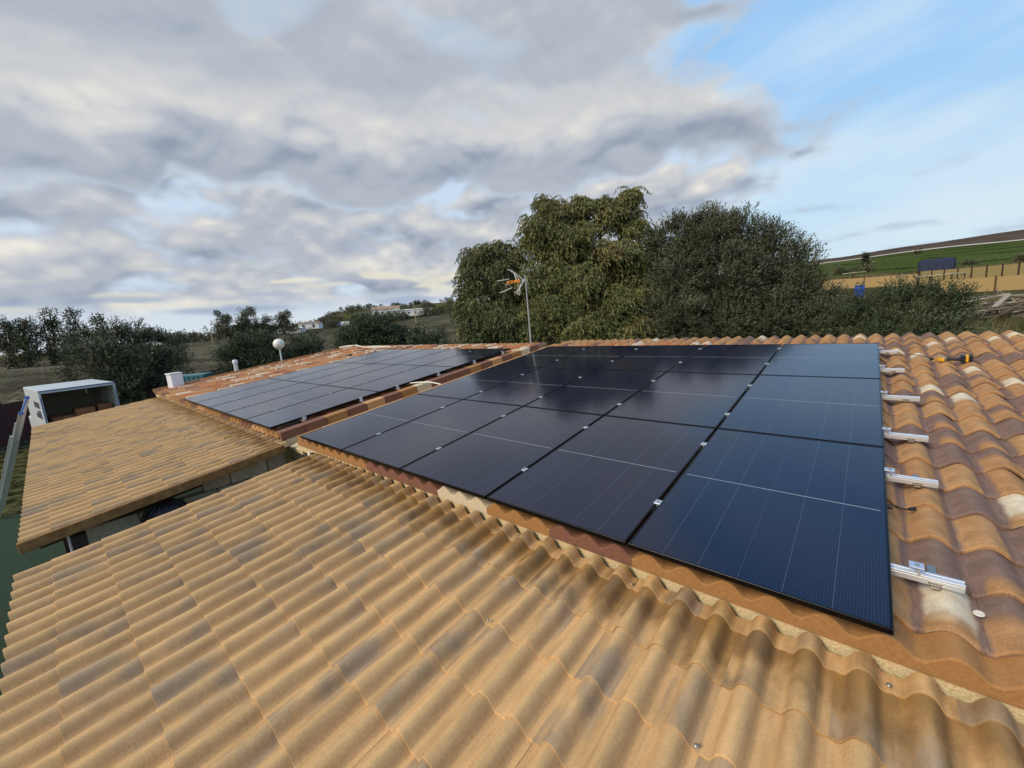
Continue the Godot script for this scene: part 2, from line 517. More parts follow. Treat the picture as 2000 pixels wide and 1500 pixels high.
# a crown is one mesh: branchlets in a few tones, joined through its lobes
func crown_mesh(lobes: Array, per_m3: float, form: Callable, size: float, colors: Array, sd: int) -> ArrayMesh:
	var g := RandomNumberGenerator.new()
	g.seed = sd
	var kit := []
	for c in colors:
		for q in [0.8, 1.0, 1.2]:
			kit.append(form.call(g, Color(c.r * q, c.g * q, c.b * q)))
	var hang: bool = form.get_method() == &"make_droop"
	var loose := 0.26 if hang else 0.55
	var st := SurfaceTool.new()
	st.begin(Mesh.PRIMITIVE_TRIANGLES)
	st.set_material(leaf_mat)
	for lb in lobes:
		var ctr: Vector3 = lb[0]
		var rad: Vector3 = lb[1]
		var cnt := int(clampf(per_m3 * rad.x * rad.y * rad.z * 4.2, 12, 2000))
		# boughs first, then branchlets gathered round each bough end
		var boughs := []
		for k in maxi(4, int(cnt / 26.0)):
			var d := Vector3(g.randfn(), g.randfn(), g.randfn()).normalized()
			boughs.append([d * pow(g.randf(), 0.25) * 0.92, g.randi() % colors.size(), g.randf_range(0.22, 0.42)])
		for k in cnt:
			var bo = boughs[g.randi() % boughs.size()]
			var off: Vector3 = Vector3(g.randfn(), g.randfn() * 0.8, g.randfn()) * float(bo[2]) * 0.62
			var e: Vector3 = bo[0] + off
			if g.randf() < loose: e = Vector3(g.randfn(), g.randfn(), g.randfn()).normalized() * g.randf_range(0.3, 1.05)
			if e.length() > 1.22: e = e.normalized() * g.randf_range(1.0, 1.22)
			var p := ctr + e * rad
			var out := (e.normalized() * Vector3(1, 0.6, 1) + Vector3(0, 0.7, 0)).normalized()
			var bs := Basis(Quaternion(Vector3.UP, out)) * Basis(Vector3.UP, g.randf() * TAU)
			if hang: bs = Basis(Vector3.UP, g.randf() * TAU) * Basis(Vector3.RIGHT, g.randfn() * 0.25)
			var c: int = bo[1] if g.randf() < 0.7 else g.randi() % colors.size()
			st.append_from(kit[c * 3 + g.randi() % 3], 0, Transform3D(bs.scaled(Vector3.ONE * size * g.randf_range(0.6, 1.3)), p))
	return st.commit()
func tree(called: String, label: String, foot: Vector3, spots: Array, form: Callable, size: float, per_m3: float, colors: Array, sd: int, thick: float, group := "", deep := 0.8, category := "tree"):
	# spots: [pixel x, pixel y, distance, radius in pixels across, radius in pixels up]
	var t := thing(called, label, category, foot, group)
	var g := RandomNumberGenerator.new()
	g.seed = sd + 5
	var lobes := []
	var mean := Vector3.ZERO
	for s in spots:
		var c := at(s[0], s[1], s[2])
		var depth := (c - CAM).dot(CF)
		var az := atan2((c - CAM).dot(RGT), (c - CAM).dot(FWD))
		var rx: float = s[3] * depth / F * cos(az)
		var ry: float = s[4] * depth / F
		lobes.append([c - foot, Vector3(rx, ry, rx * deep)])
		mean += (c - foot) / spots.size()
	var wood := MB.new()
	var fork := Vector3(mean.x * 0.4, maxf(mean.y * 0.35, 0.4), mean.z * 0.4)
	wood.tube([Vector3(0, -0.3, 0), fork * 0.5 + Vector3(g.randfn() * 0.08, 0, g.randfn() * 0.08), fork], [thick, thick * 0.8, thick * 0.7], 8)
	for lb in lobes:
		var tip: Vector3 = lb[0] + Vector3(0, lb[1].y * 0.4, 0)
		var mid: Vector3 = fork.lerp(tip, 0.5) + Vector3(g.randfn(), 0.4, g.randfn()) * 0.15 * lb[1].y
		wood.tube([fork, mid, tip], [thick * 0.55, thick * 0.3, thick * 0.06], 6)
	part("trunk", wood.build(bark_mat), t)
	part("crown", crown_mesh(lobes, per_m3, form, size, colors, sd), t)
	return t

# ---------------------------------------------------------------- roof tiles
var tile_mats := []
var tile_meshes := []
const OCHRE := Color(0.68, 0.53, 0.372)
const MAUVE := Color(0.485, 0.395, 0.355)
const CREAM := Color(0.80, 0.745, 0.65)
func tile_image(kind: int, sd: int) -> Image:
	var w := 48
	var h := 96
	var img := Image.create(w, h, false, Image.FORMAT_RGB8)
	var nz := noise(0.035, sd, 2)
	var g := RandomNumberGenerator.new()
	g.seed = sd
	var shift := g.randf_range(-0.16, 0.16)
	var wide := g.randf_range(0.62, 0.98)
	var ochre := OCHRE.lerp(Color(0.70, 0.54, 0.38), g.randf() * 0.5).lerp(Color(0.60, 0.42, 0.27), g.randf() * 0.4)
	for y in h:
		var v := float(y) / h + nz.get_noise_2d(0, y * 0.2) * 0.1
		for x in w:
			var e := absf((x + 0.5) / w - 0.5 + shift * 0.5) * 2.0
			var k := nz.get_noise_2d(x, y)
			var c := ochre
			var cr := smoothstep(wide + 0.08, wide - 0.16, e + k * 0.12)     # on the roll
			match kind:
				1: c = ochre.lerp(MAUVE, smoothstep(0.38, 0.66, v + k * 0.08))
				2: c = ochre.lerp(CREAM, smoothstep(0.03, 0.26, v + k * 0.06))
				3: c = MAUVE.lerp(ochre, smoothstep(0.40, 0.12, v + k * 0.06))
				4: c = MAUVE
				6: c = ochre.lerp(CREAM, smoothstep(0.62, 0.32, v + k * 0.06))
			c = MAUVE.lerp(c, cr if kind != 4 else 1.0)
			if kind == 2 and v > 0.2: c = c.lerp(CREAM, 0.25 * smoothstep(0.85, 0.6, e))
			var t := 1.0 + g.randf_range(-0.07, 0.07) + k * 0.10
			img.set_pixel(x, y, Color(c.r * t, c.g * t, c.b * t))
	return img
func tile_profile(half: float) -> Array:
	var out := []
	for k in 13:
		var s := -1.0 + 2.0 * k / 12.0
		var e := clampf(absf(s) / 0.80, 0, 1)
		var round_y := (1.0 - sqrt(1.0 - 0.93 * e * e)) / (1.0 - sqrt(0.07))
		out.append(Vector2(s * half, -0.062 * lerpf(round_y, 0.5 - 0.5 * cos(PI * e), 0.45)))
	return out
func tile_into(b: MB, o: Vector3, half: float, length: float, drop := 0.032):
	# lower edge at o (crest height), running up the slope along -z
	var pr := tile_profile(half)
	var m := pr.size()
	var nr := []
	for k in m:
		var t: Vector2 = pr[mini(k + 1, m - 1)] - pr[maxi(k - 1, 0)]
		nr.append(Vector3(-t.y, t.x, 0).normalized())
	var rings := [[-length, -drop, 1.0], [-0.012, 0.0, 0.03], [-0.003, -0.004, 0.01], [0.0, -0.013, 0.0], [-0.004, -0.027, 0.0]]
	var tilt := [0.0, 0.0, 0.5, 1.0, 1.0]
	var base := b.v.size()
	for r in rings.size():
		for k in m:
			var nn: Vector3 = (nr[k] as Vector3).lerp(Vector3(0, -0.1, 1), tilt[r]).normalized()
			b.vert(o + Vector3(pr[k].x, pr[k].y + rings[r][1], rings[r][0]), nn, Vector2(float(k) / (m - 1), 1.0 - rings[r][2]))
	for r in rings.size() - 1:
		for k in m - 1:
			var i0 := base + r * m + k
			b.tri_idx(i0, i0 + m, i0 + 1); b.tri_idx(i0 + 1, i0 + m, i0 + m + 1)
func make_tiles():
	var kinds := [0, 0, 0, 5, 1, 2, 3, 4, 6, 0]
	for k in kinds.size():
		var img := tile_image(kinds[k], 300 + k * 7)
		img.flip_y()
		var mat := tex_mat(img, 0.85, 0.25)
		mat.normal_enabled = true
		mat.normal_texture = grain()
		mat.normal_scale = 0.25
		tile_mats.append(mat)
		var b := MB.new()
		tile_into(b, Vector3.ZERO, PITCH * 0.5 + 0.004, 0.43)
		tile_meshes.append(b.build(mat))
func pick_tile(g: RandomNumberGenerator) -> int:
	var t := g.randf()
	if t < 0.12: return 5 if g.randf() < 0.7 else 8
	if t < 0.29: return 6 if g.randf() < 0.5 else 7
	if t < 0.42: return 4
	return [0, 1, 2, 3, 9][g.randi() % 5]
func tile_tint(g: RandomNumberGenerator) -> Color:
	var t := g.randf()
	var c := OCHRE
	if t < 0.17: c = CREAM
	elif t < 0.36: c = MAUVE.lerp(Color(0.5, 0.3, 0.22), 0.5)
	else: c = OCHRE.lerp(Color(0.70, 0.42, 0.24), g.randf())
	return c.srgb_to_linear()

# eave course closed by a scalloped front, a few rolls to the piece
func eave_piece(rolls: int, mat: Material, low: float, pitch := PITCH) -> ArrayMesh:
	var b := MB.new()
	for r in rolls:
		tile_into(b, Vector3(r * pitch, 0, 0), pitch * 0.5, 0.25)
		var pr := tile_profile(pitch * 0.5)
		for k in pr.size() - 1:
			var p: Vector2 = pr[k]
			var q: Vector2 = pr[k + 1]
			var x0 := r * pitch + p.x
			var x1 := r * pitch + q.x
			b.quad(Vector3(x0, low, -0.001), Vector3(x1, low, -0.001), Vector3(x1, q.y - 0.012, -0.001), Vector3(x0, p.y - 0.012, -0.001), Vector2(0.45, 0.5), Vector2(0.5, 0.6))
	return b.build(mat)

# ---------------------------------------------------------------- pergola sheets
func sheet_image(sd: int, stained: bool) -> Image:
	var px := 40
	var w := px * 6
	var h := 96
	var img := Image.create(w, h, false, Image.FORMAT_RGB8)
	var nz := noise(0.028, sd, 3)
	var g := RandomNumberGenerator.new()
	g.seed = sd
	var sand := Color(0.755, 0.612, 0.43)
	var grey := Color(0.565, 0.50, 0.43)
	var rust := Color(0.54, 0.39, 0.20)
	for wv in 6:
		var t := g.randf()
		var mode := 0 if t < 0.40 else (1 if t < 0.60 else (2 if t < 0.78 else 3))
		var tone := g.randf_range(-0.03, 0.03)
		var a := g.randf_range(0.3, 0.6)
		for y in h:
			var v := 1.0 - float(y) / h            # 0 at the lower edge
			for x in px:
				var s := (x + 0.5) / px
				var k := nz.get_noise_2d(wv * px + x, y * 0.55 + sd)
				var k2 := nz.get_noise_2d((wv * px + x) * 3.0, y * 0.5 + 40.0)
				var gr := 0.0
				match mode:
					1: gr = smoothstep(a + 0.35, a - 0.35, v + k * 0.35)
					2: gr = smoothstep(a - 0.2, a + 0.45, v + k * 0.35)
					3: gr = 0.40 + k
				var c := sand.lerp(grey, clampf(gr, 0, 1) * 0.70)
				if stained:
					var st := smoothstep(0.05, 0.75, v * 0.8 + k * 0.45 + 0.15 + 0.12 * sin(wv * 2.1 + sd))
					c = c.lerp(rust.lerp(Color(0.46, 0.355, 0.235), clampf(0.35 + k * 1.2, 0, 1)), st * 0.75)
				var q := 1.0 + g.randf_range(-0.045, 0.045) + tone + k2 * 0.08
				img.set_pixel(wv * px + x, y, Color(c.r * q, c.g * q, c.b * q))
	return img
const WAVE_Y := [[0.0, 0.07], [0.10, 0.02], [0.19, 0.06], [0.25, 0.36], [0.31, 0.68], [0.38, 0.90], [0.45, 0.99], [0.5, 1.0], [0.55, 0.99], [0.62, 0.90], [0.69, 0.68], [0.75, 0.36], [0.81, 0.06], [0.90, 0.0], [1.0, 0.07]]
func sheet_mesh(waves: int, mat: Material, first := 0, length := 0.42) -> ArrayMesh:
	var b := MB.new()
	var pts := []
	for w in waves:
		for k in WAVE_Y.size():
			if w > 0 and k == 0: continue
			pts.append(Vector2((w + WAVE_Y[k][0]) * WAVE, (WAVE_Y[k][1] - 1.0) * 0.068))
	var m := pts.size()
	var rings := [[-length, -0.016 * length / 0.42, length / 0.42], [-length * 0.5, -0.008 * length / 0.42, 0.5 * length / 0.42], [-0.004, 0.0, 0.01], [0.0, -0.003, 0.0], [0.0, -0.012, 0.0], [-0.035, -0.012, 0.0]]
	var base := b.v.size()
	for r in rings.size():
		for k in m:
			var t: Vector2 = pts[mini(k + 1, m - 1)] - pts[maxi(k - 1, 0)]
			var nn := Vector3(-t.y, t.x, 0).normalized()
			if r == 3: nn = (nn + Vector3(0, 0, 0.7)).normalized()
			if r == 4: nn = Vector3(0, 0, 1)
			if r == 5: nn = -nn
			b.vert(Vector3(pts[k].x, pts[k].y + rings[r][1], rings[r][0]), nn, Vector2(first / 6.0 + pts[k].x / (WAVE * 6.0), 1.0 - rings[r][2]))
	for r in rings.size() - 1:
		for k in m - 1:
			var i0 := base + r * m + k
			b.tri_idx(i0, i0 + m, i0 + 1); b.tri_idx(i0 + 1, i0 + m, i0 + m + 1)
	return b.build(mat)
var sheet_mats := []
var stain_mats := []
var sheets := []
var half_sheets := []
var stain_sheets := []
var stain_half := []
var top_sheets := []
var top_half := []
func make_sheets():
	for k in 7:
		var mt := tex_mat(sheet_image(500 + k * 13, false), 0.85, 0.2)
		mt.normal_enabled = true
		mt.normal_texture = grain()
		mt.normal_scale = 0.10
		sheets.append(sheet_mesh(6, mt)); half_sheets.append(sheet_mesh(3, mt))
	for k in 4:
		var mt := tex_mat(sheet_image(700 + k * 13, true), 0.85, 0.2)
		mt.normal_enabled = true
		mt.normal_texture = grain()
		mt.normal_scale = 0.10
		stain_sheets.append(sheet_mesh(6, mt)); stain_half.append(sheet_mesh(3, mt, 2))
		top_sheets.append(sheet_mesh(6, mt, 0, 0.095)); top_half.append(sheet_mesh(3, mt, 1, 0.095))
func pergola(label: String, x0: float, waves: int, sd: int, posts: Array, wood: Material, dark: Material) -> Node3D:
	# x0 is the left-hand end; the frame of reference lies on the sheet crests, z runs down the slope
	var g := RandomNumberGenerator.new()
	g.seed = sd
	var t := thing("pergola", label, "pergola", Vector3(0, -0.200, 0.139))
	t.rotation.x = PERG_T
	var width := waves * WAVE
	for row in 9:
		var z := -0.094 + row * STEP - (0.10 if row == 8 else 0.0)
		var w := 0 if row % 2 == 0 else -3
		var k := 0
		while w < waves:
			var start := maxi(w, 0)
			var stop := mini(w + 6, waves)
			var x := x0 + start * WAVE
			var mesh: Mesh
			if stop - start == 6:
				mesh = top_sheets[g.randi() % 4] if row == 0 else (stain_sheets[g.randi() % 4] if row == 1 else sheets[g.randi() % 7])
			else:
				mesh = top_half[g.randi() % 4] if row == 0 else (stain_half[g.randi() % 4] if row == 1 else half_sheets[g.randi() % 7])
			var o := part("roof_sheet", mesh, t, Vector3(x + g.randf_range(-0.001, 0.001), 0.0012 * (k % 2) + 0.0004 * row + g.randf_range(-0.001, 0.001), z + g.randf_range(-0.004, 0.004)))
			o.rotation.y = g.randf_range(-0.0015, 0.0015)
			if stop - start < 3: o.visible = true
			w += 6
			k += 1
	# carpentry under the sheets
	for z in [0.05, 0.85, 1.65, 2.30]:
		var bm := part("purlin", bevel_box(Vector3(width * 0.5 - 0.12, 0.04, 0.03), dark), t, Vector3(x0 + width * 0.5, -0.125, z))
	var nr := int(width / 1.6) + 1
	for k in nr:
		part("rafter", bevel_box(Vector3(0.035, 0.06, 1.2), dark), t, Vector3(x0 + 0.45 + (width - 0.9) * k / (nr - 1), -0.228, 1.12))
	for p in posts:
		var post := part("post", bevel_box(Vector3(0.06, 1.15, 0.06), dark, 0.006), t)
		post.rotation.x = -PERG_T
		post.position = t.transform.affine_inverse() * Vector3(p.x, GROUND_Y + 1.15, p.y)
	return t

# ---------------------------------------------------------------- house
func build_house(fascia_mats: Array, mortar: Material, wall: Material, stone_mats: Array, deck: Material):
	var h := thing("house", "low stone-clad house under two clay tile roofs carrying solar panels", "house")
	var g := RandomNumberGenerator.new()
	g.seed = 77
	# walls
	var wb := MB.new()
	wb.box(Vector3(-1.6, -1.62, -3.75), Vector3(4.25, 1.28, 3.45))
	wb.box(Vector3(-11.75, -1.60, -3.75), Vector3(5.0, 1.28, 3.45))
	wb.box(Vector3(-6.3, -1.60, -3.85), Vector3(0.5, 1.1, 3.3))
	part("wall", wb.build(wall), h)
	# stone facing seen at the corner between the two roofs
	var face := part("stone_facing", bevel_box(Vector3(0.85, 0.75, 0.02), mortar), h, Vector3(-6.0, -1.02, -0.27))
	for row in 5:
		var x := -0.85 - (0.16 if row % 2 else 0.0)
		while x < 0.85:
			var w := g.randf_range(0.26, 0.42)
			var a := maxf(x, -0.85)
			var c := minf(x + w - 0.012, 0.85)
			if c - a > 0.05:
				part("stone", bevel_box(Vector3((c - a) * 0.5, 0.137, g.randf_range(0.012, 0.024)), stone_mats[g.randi() % stone_mats.size()], 0.008), face, Vector3((a + c) * 0.5, 0.60 - row * 0.29, 0.03))
			x += w
	# ---- roof under the nearer array
	var r1 := Node3D.new()
	r1.name = "tile_roof"
	h.add_child(r1, true)
	r1.rotation.x = ROOF_T
	var db := MB.new()
	db.box(Vector3(-1.66, -0.215, -3.45), Vector3(4.40, 0.045, 3.36))
	part("roof_deck", db.build(deck), r1)
	var crest := -0.075
	var hid := MB.new()
	var shown := 0
	for row in 19:
		var z := -0.219 - row * COURSE
		for k in range(-30, 12):
			var x := 0.19 + k * PITCH
			if x < -6.0: continue
			var seen: bool = x > -0.12 or row >= 18 or (row >= 17 and x > -3.0)
			if seen and shown < 300:
				shown += 1
				var o := part("tile", tile_meshes[pick_tile(g)], r1, Vector3(x + g.randf_range(-0.0025, 0.0025), crest + g.randf_range(-0.002, 0.003), z + g.randf_range(-0.009, 0.009)))
				o.rotation = Vector3(g.randf_range(-0.008, 0.008), g.randf_range(-0.018, 0.018), g.randf_range(-0.016, 0.016))
			else:
				hid.col = tile_tint(g)
				tile_into(hid, Vector3(x, crest, z), PITCH * 0.5 + 0.003, 0.42)
	var rest := part("tiles_under_panels", hid.build(vcol_mat(0.85)), r1)
	rest.set_meta("kind", "stuff")
	# eave pieces and the mortar below them
	var x1 := 0.19 - 30 * PITCH
	for k in 14:
		var mat: Material = fascia_mats[[0, 0, 0, 2, 2, 1, 0, 2, 0, 0, 0, 1, 2, 0][k]]
		part("eave_tile", eave_piece(3, mat, -0.122), r1, Vector3(x1 + k * 3 * PITCH, crest - 0.004, -0.047))
	var mb := MB.new()
	mb.box(Vector3(-1.75, -0.235, -0.090), Vector3(4.32, 0.062, 0.030), Basis.IDENTITY, 0.008)
	part("mortar_bed", mb.build(mortar), r1)
	# left verge of this roof
	for k in 18:
		part("verge_tile", bevel_box(Vector3(0.035, 0.035, COURSE * 0.5 - 0.003), fascia_mats[3 if k % 5 else 0], 0.008), r1, Vector3(-6.10, -0.125, -0.26 - k * COURSE))
	# ---- second roof
	var r2 := Node3D.new()
	r2.name = "tile_roof_001"
	h.add_child(r2, true)
	r2.rotation.x = ROOF_T
	r2.position = Vector3(0, -0.05, 0)
	var d2 := MB.new()
	d2.box(Vector3(-11.9, -0.215, -3.45), Vector3(5.2, 0.045, 3.36))
	part("roof_deck", d2.build(deck), r2)
	var far := MB.new()
	for row in 19:
		var z := -0.219 - row * COURSE
		for k in 51:
			var x := -6.86 - k * PITCH
			far.col = tile_tint(g)
			tile_into(far, Vector3(x, crest, z), PITCH * 0.5 + 0.003, 0.42)
	var farpart := part("tile_field", far.build(vcol_mat(0.85)), r2)
	farpart.set_meta("kind", "stuff")
	for k in 17:
		part("eave_tile", eave_piece(3, fascia_mats[[0, 3, 2, 0, 2, 0][k % 6]], -0.112), r2, Vector3(-6.86 - (k * 3 + 2) * PITCH, crest - 0.004, -0.047))
	var m2 := MB.new()
	m2.box(Vector3(-11.9, -0.235, -0.090), Vector3(5.2, 0.062, 0.030), Basis.IDENTITY, 0.008)
	part("mortar_bed", m2.build(mortar), r2)
	for k in 18:                                   # verge beside the gap, brown blocks with a capping lip
		var vb := MB.new()
		vb.box(Vector3(0, -0.045, 0), Vector3(0.03, 0.075, COURSE * 0.5 - 0.003), Basis.IDENTITY, 0.008)
		vb.box(Vector3(-0.05, 0.035, 0), Vector3(0.085, 0.018, COURSE * 0.5 - 0.002), Basis.IDENTITY, 0.008)
		part("verge_tile", vb.build(fascia_mats[[2, 2, 0, 2, 3, 2, 0, 1, 2][k % 9]]), r2, Vector3(-6.66, -0.10, -0.225 - k * COURSE))
	for k in 18:
		part("verge_tile", bevel_box(Vector3(0.05, 0.045, COURSE * 0.5 - 0.003), fascia_mats[0], 0.01), r2, Vector3(-17.25, -0.10, -0.225 - k * COURSE))
	var gut := MB.new()
	gut.box(Vector3(-6.36, -0.30, -3.45), Vector3(0.24, 0.03, 3.35))
	part("valley_strip", gut.build(mortar), r2)
	var ladge := MB.new()
	ladge.box(Vector3(-6.645, -0.24, -3.45), Vector3(0.025, 0.06, 3.35), Basis.IDENTITY, 0.006)
	part("verge_mortar", ladge.build(mortar), r2)

# ---------------------------------------------------------------- solar panels
func panel_cells() -> Image:
	var w := 1024
	var h := 128
	var img := Image.create(w, h, false, Image.FORMAT_RGB8)
	var g := RandomNumberGenerator.new()
	g.seed = 41
	var base := rgb(13, 18, 40)
	for x in w:
		var u := (x + 0.5) / w
		var cell := u * 6.0
		var fr := cell - floorf(cell)
		var gap := minf(fr, 1.0 - fr) / 6.0 * w
		var bus := absf(fmod(fr * 16.0 + 0.5, 1.0) - 0.5) / 96.0 * w
		for y in h:
			var c := base
			if bus < 0.9: c = base.lerp(rgb(56, 64, 96), 0.5)
			if gap < 1.3 and u > 0.02 and u < 0.98: c = rgb(74, 82, 102) if (y % 4) < 3 else rgb(44, 50, 70)
			var k := 1.0 + g.randf_range(-0.10, 0.10)
			if g.randf() < 0.0006: c = rgb(120, 122, 125)
			img.set_pixel(x, y, Color(c.r * k, c.g * k, c.b * k))
	return img
const ORD := ["first", "second", "third", "fourth", "fifth"]
const ROWS := ["bottom", "middle", "top"]
func make_panel(glass: Material, frame: Material, line: Material) -> Node3D:
	var t := Node3D.new()
	t.name = "solar_panel"
	var fb := MB.new()
	for s in [-1.0, 1.0]:
		fb.box(Vector3(s * (PW * 0.5 - 0.0055), -0.015, -PH * 0.5), Vector3(0.0055, 0.015, PH * 0.5), Basis.IDENTITY, 0.0014)
		fb.box(Vector3(0, -0.015, -PH * 0.5 + s * (PH * 0.5 - 0.0055)), Vector3(PW * 0.5 - 0.011, 0.015, 0.0055), Basis.IDENTITY, 0.0014)
	part("frame", fb.build(frame), t)
	for s in 2:
		var gb := MB.new()
		var z0 := -0.011 - s * (PH * 0.5 - 0.011)
		var z1 := z0 - (PH * 0.5 - 0.011)
		var x := PW * 0.5 - 0.011
		gb.quad(Vector3(-x, -0.0022, z0), Vector3(x, -0.0022, z0), Vector3(x, -0.0022, z1), Vector3(-x, -0.0022, z1), Vector2(0, 0), Vector2(1, 6))
		gb.quad(Vector3(-x, -0.0072, z1), Vector3(x, -0.0072, z1), Vector3(x, -0.0072, z0), Vector3(-x, -0.0072, z0))
		part("cell_pane", gb.build(glass), t)
	part("centre_strip", bevel_box(Vector3(PW * 0.5 - 0.03, 0.0003, 0.0018), line, 0.0001), t, Vector3(0, -0.0018, -PH * 0.5))
	return t
func build_array(proto: Node3D, x_right: float, drop: float, v0: float, where: String, beside: String, group: String, rail_mat: Material, clamp_mat: Material, bolt_mat: Material, rail_over: float, rail_out: Array):
	for row in 3:
		for col in 5:
			var p := proto.duplicate()
			p.name = numbered("solar_panel")
			add_child(p)
			p.position = roof_point(x_right - (PW + GAP) * col - PW * 0.5, drop, v0 + row * (PH + GAP))
			p.rotation.x = ROOF_T
			tag(p, "black solar panel, %s row, %s from %s, %s" % [ROWS[row], ORD[col], beside, where], "solar panel", group)
	var vs := [0.487, 1.52, 2.30, 3.33, 4.41, 5.40]
	var names := ["lowest", "second", "third", "fourth", "fifth", "topmost"]
	var left := x_right - 5 * (PW + GAP) - 0.08
	for k in 6:
		var right: float = x_right + rail_out[k]
		var t := thing("mounting_rail", "%s aluminium mounting rail from the eave, under panels %s" % [names[k], where], "rail", roof_point(left, drop - 0.031, v0 + vs[k]), group + " rails")
		t.rotation.x = ROOF_T
		var rb := MB.new()
		var ln := right - left
		rb.box(Vector3(ln * 0.5, -0.026, 0), Vector3(ln * 0.5, 0.014, 0.02), Basis.IDENTITY, 0.0012)
		for s in [-1.0, 1.0]:
			rb.box(Vector3(ln * 0.5, -0.006, s * 0.0135), Vector3(ln * 0.5, 0.006, 0.0065), Basis.IDENTITY, 0.0012)
		part("rail_bar", rb.build(rail_mat), t)
		for c in 4:
			var cx := x_right - (PW + GAP) * (c + 1) + GAP * 0.5 - left
			var cb := MB.new()
			cb.box(Vector3(0, 0.0345, 0), Vector3(0.021, 0.003, 0.025), Basis.IDENTITY, 0.001)
			cb.box(Vector3(0, 0.016, 0), Vector3(0.007, 0.017, 0.02))
			var cl := part("mid_clamp", cb.build(clamp_mat), t, Vector3(cx, 0, 0))
			var sb := MB.new()
			sb.lathe(Vector3(0, 0.0375, 0), [[0.0, 0.0], [0.007, 0.0], [0.007, 0.004], [0.0045, 0.005], [0.004, 0.002], [0.0, 0.002]], 10)
			part("bolt", sb.build(bolt_mat), cl)
		if rail_over > 0.0:
			var off := 0.004 if k > 0 else 0.075
			var eb := MB.new()
			eb.box(Vector3(0.016, 0.034, 0), Vector3(0.026, 0.0028, 0.024), Basis.IDENTITY, 0.001)
			eb.box(Vector3(0.024, 0.016, 0), Vector3(0.004, 0.018, 0.024))
			eb.box(Vector3(0.030, 0.004, 0), Vector3(0.014, 0.003, 0.018), Basis.IDENTITY, 0.001)
			var en := part("end_clamp", eb.build(clamp_mat), t, Vector3(x_right + off - left, 0, 0))
			var s2 := MB.new()
			s2.lathe(Vector3(0.018, 0.0368, 0), [[0.0, 0.0], [0.007, 0.0], [0.007, 0.004], [0.0045, 0.005], [0.004, 0.002], [0.0, 0.002]], 10)
			part("bolt", s2.build(bolt_mat), en)
			# hook foot under the free end
			var hb := MB.new()
			hb.box(Vector3(0, -0.026, 0.0225), Vector3(0.022, 0.006, 0.0025), Basis.IDENTITY, 0.001)
			hb.box(Vector3(0, -0.040, 0.024), Vector3(0.016, 0.010, 0.003), Basis.IDENTITY, 0.001)
			hb.box(Vector3(0, -0.047, -0.06), Vector3(0.016, 0.003, 0.09), Basis.IDENTITY, 0.001)
			part("roof_hook", hb.build(bolt_mat), t, Vector3(ln - 0.095, 0, 0))

# ---------------------------------------------------------------- things on and round the roofs
func build_antenna(metal: Material, white: Material, orange: Material):
	var D := 11.4
	var foot := at(1037, 668, D)
	foot.y -= 0.25
	var t := thing("television_antenna", "television antenna with orange centre on a thin grey mast at the roof end", "antenna", foot)
	var top := at(1025.6, 537, D)
	var b := MB.new()
	b.tube([Vector3.ZERO, top - foot], [0.022, 0.016], 10)
	part("mast", b.build(metal), t)
	var out := (at(985, 553, D) - at(1024, 548, D))
	var hub := at(1024, 548, D) - foot
	var deep := CF * 0.12
	var ob := MB.new()
	var bs := Basis.looking_at(out.normalized(), Vector3.UP)
	for k in 4:
		ob.box(hub + out * (0.30 + 0.17 * k), Vector3(0.045 - 0.008 * (k % 2), 0.040 - 0.006 * (k % 2), 0.042), bs, 0.008)
	part("dipole_box", ob.build(orange), t)
	var bb := MB.new()
	bb.tube([hub + out * 0.9, hub - out * 0.06], [0.010, 0.010], 6)
	bb.box(hub, Vector3(0.03, 0.05, 0.03), bs, 0.005)
	part("boom", bb.build(metal), t)
	for k in 3:
		for s in [-1.0, 1.0]:
			var e := MB.new()
			var st: Vector3 = hub + out * (0.06 + 0.16 * k) + CF * (k - 1) * 0.02
			var tip := (at(991.0 + 6.0 * k, 529.0 + k, D) if s < 0 else at(1005.0 + 5.0 * k, 575.0, D)) - foot + deep * (k - 1)
			var mid: Vector3 = st.lerp(tip, 0.5) + (Vector3(0, 0.055, 0) if s < 0 else out * -0.08)
			e.tube([st, st.lerp(mid, 0.5) + (mid - st.lerp(tip, 0.5)) * 0.3, mid, mid.lerp(tip, 0.5) + (mid - st.lerp(tip, 0.5)) * 0.3, tip], [0.012], 6)
			part("reflector_rod", e.build(white), t)
	for k in 3:
		var e := MB.new()
		var st: Vector3 = hub + out * 0.85
		var a := [at(994, 547.5, D), at(1003, 552, D), at(1000, 560, D)]
		var c := [at(971.5, 552.5, D), at(988, 557, D), at(976, 569.5, D)]
		e.tube([st, a[k] - foot + deep * (k - 1), c[k] - foot + deep * 1.5 * (k - 1)], [0.012], 6)
		part("director_rod", e.build(white), t)
	var cb := MB.new()
	cb.tube([hub + Vector3(0.02, 0.03, 0), hub + CR * 0.07 + Vector3(0, -0.02, 0), hub + CR * 0.06 + Vector3(0, -0.2, 0), hub + CR * 0.03 + Vector3(0, -0.4, 0), (Vector3.ZERO).lerp(hub, 0.2) + CR * 0.03], [0.005], 5)
	part("cable", cb.build(white), t)

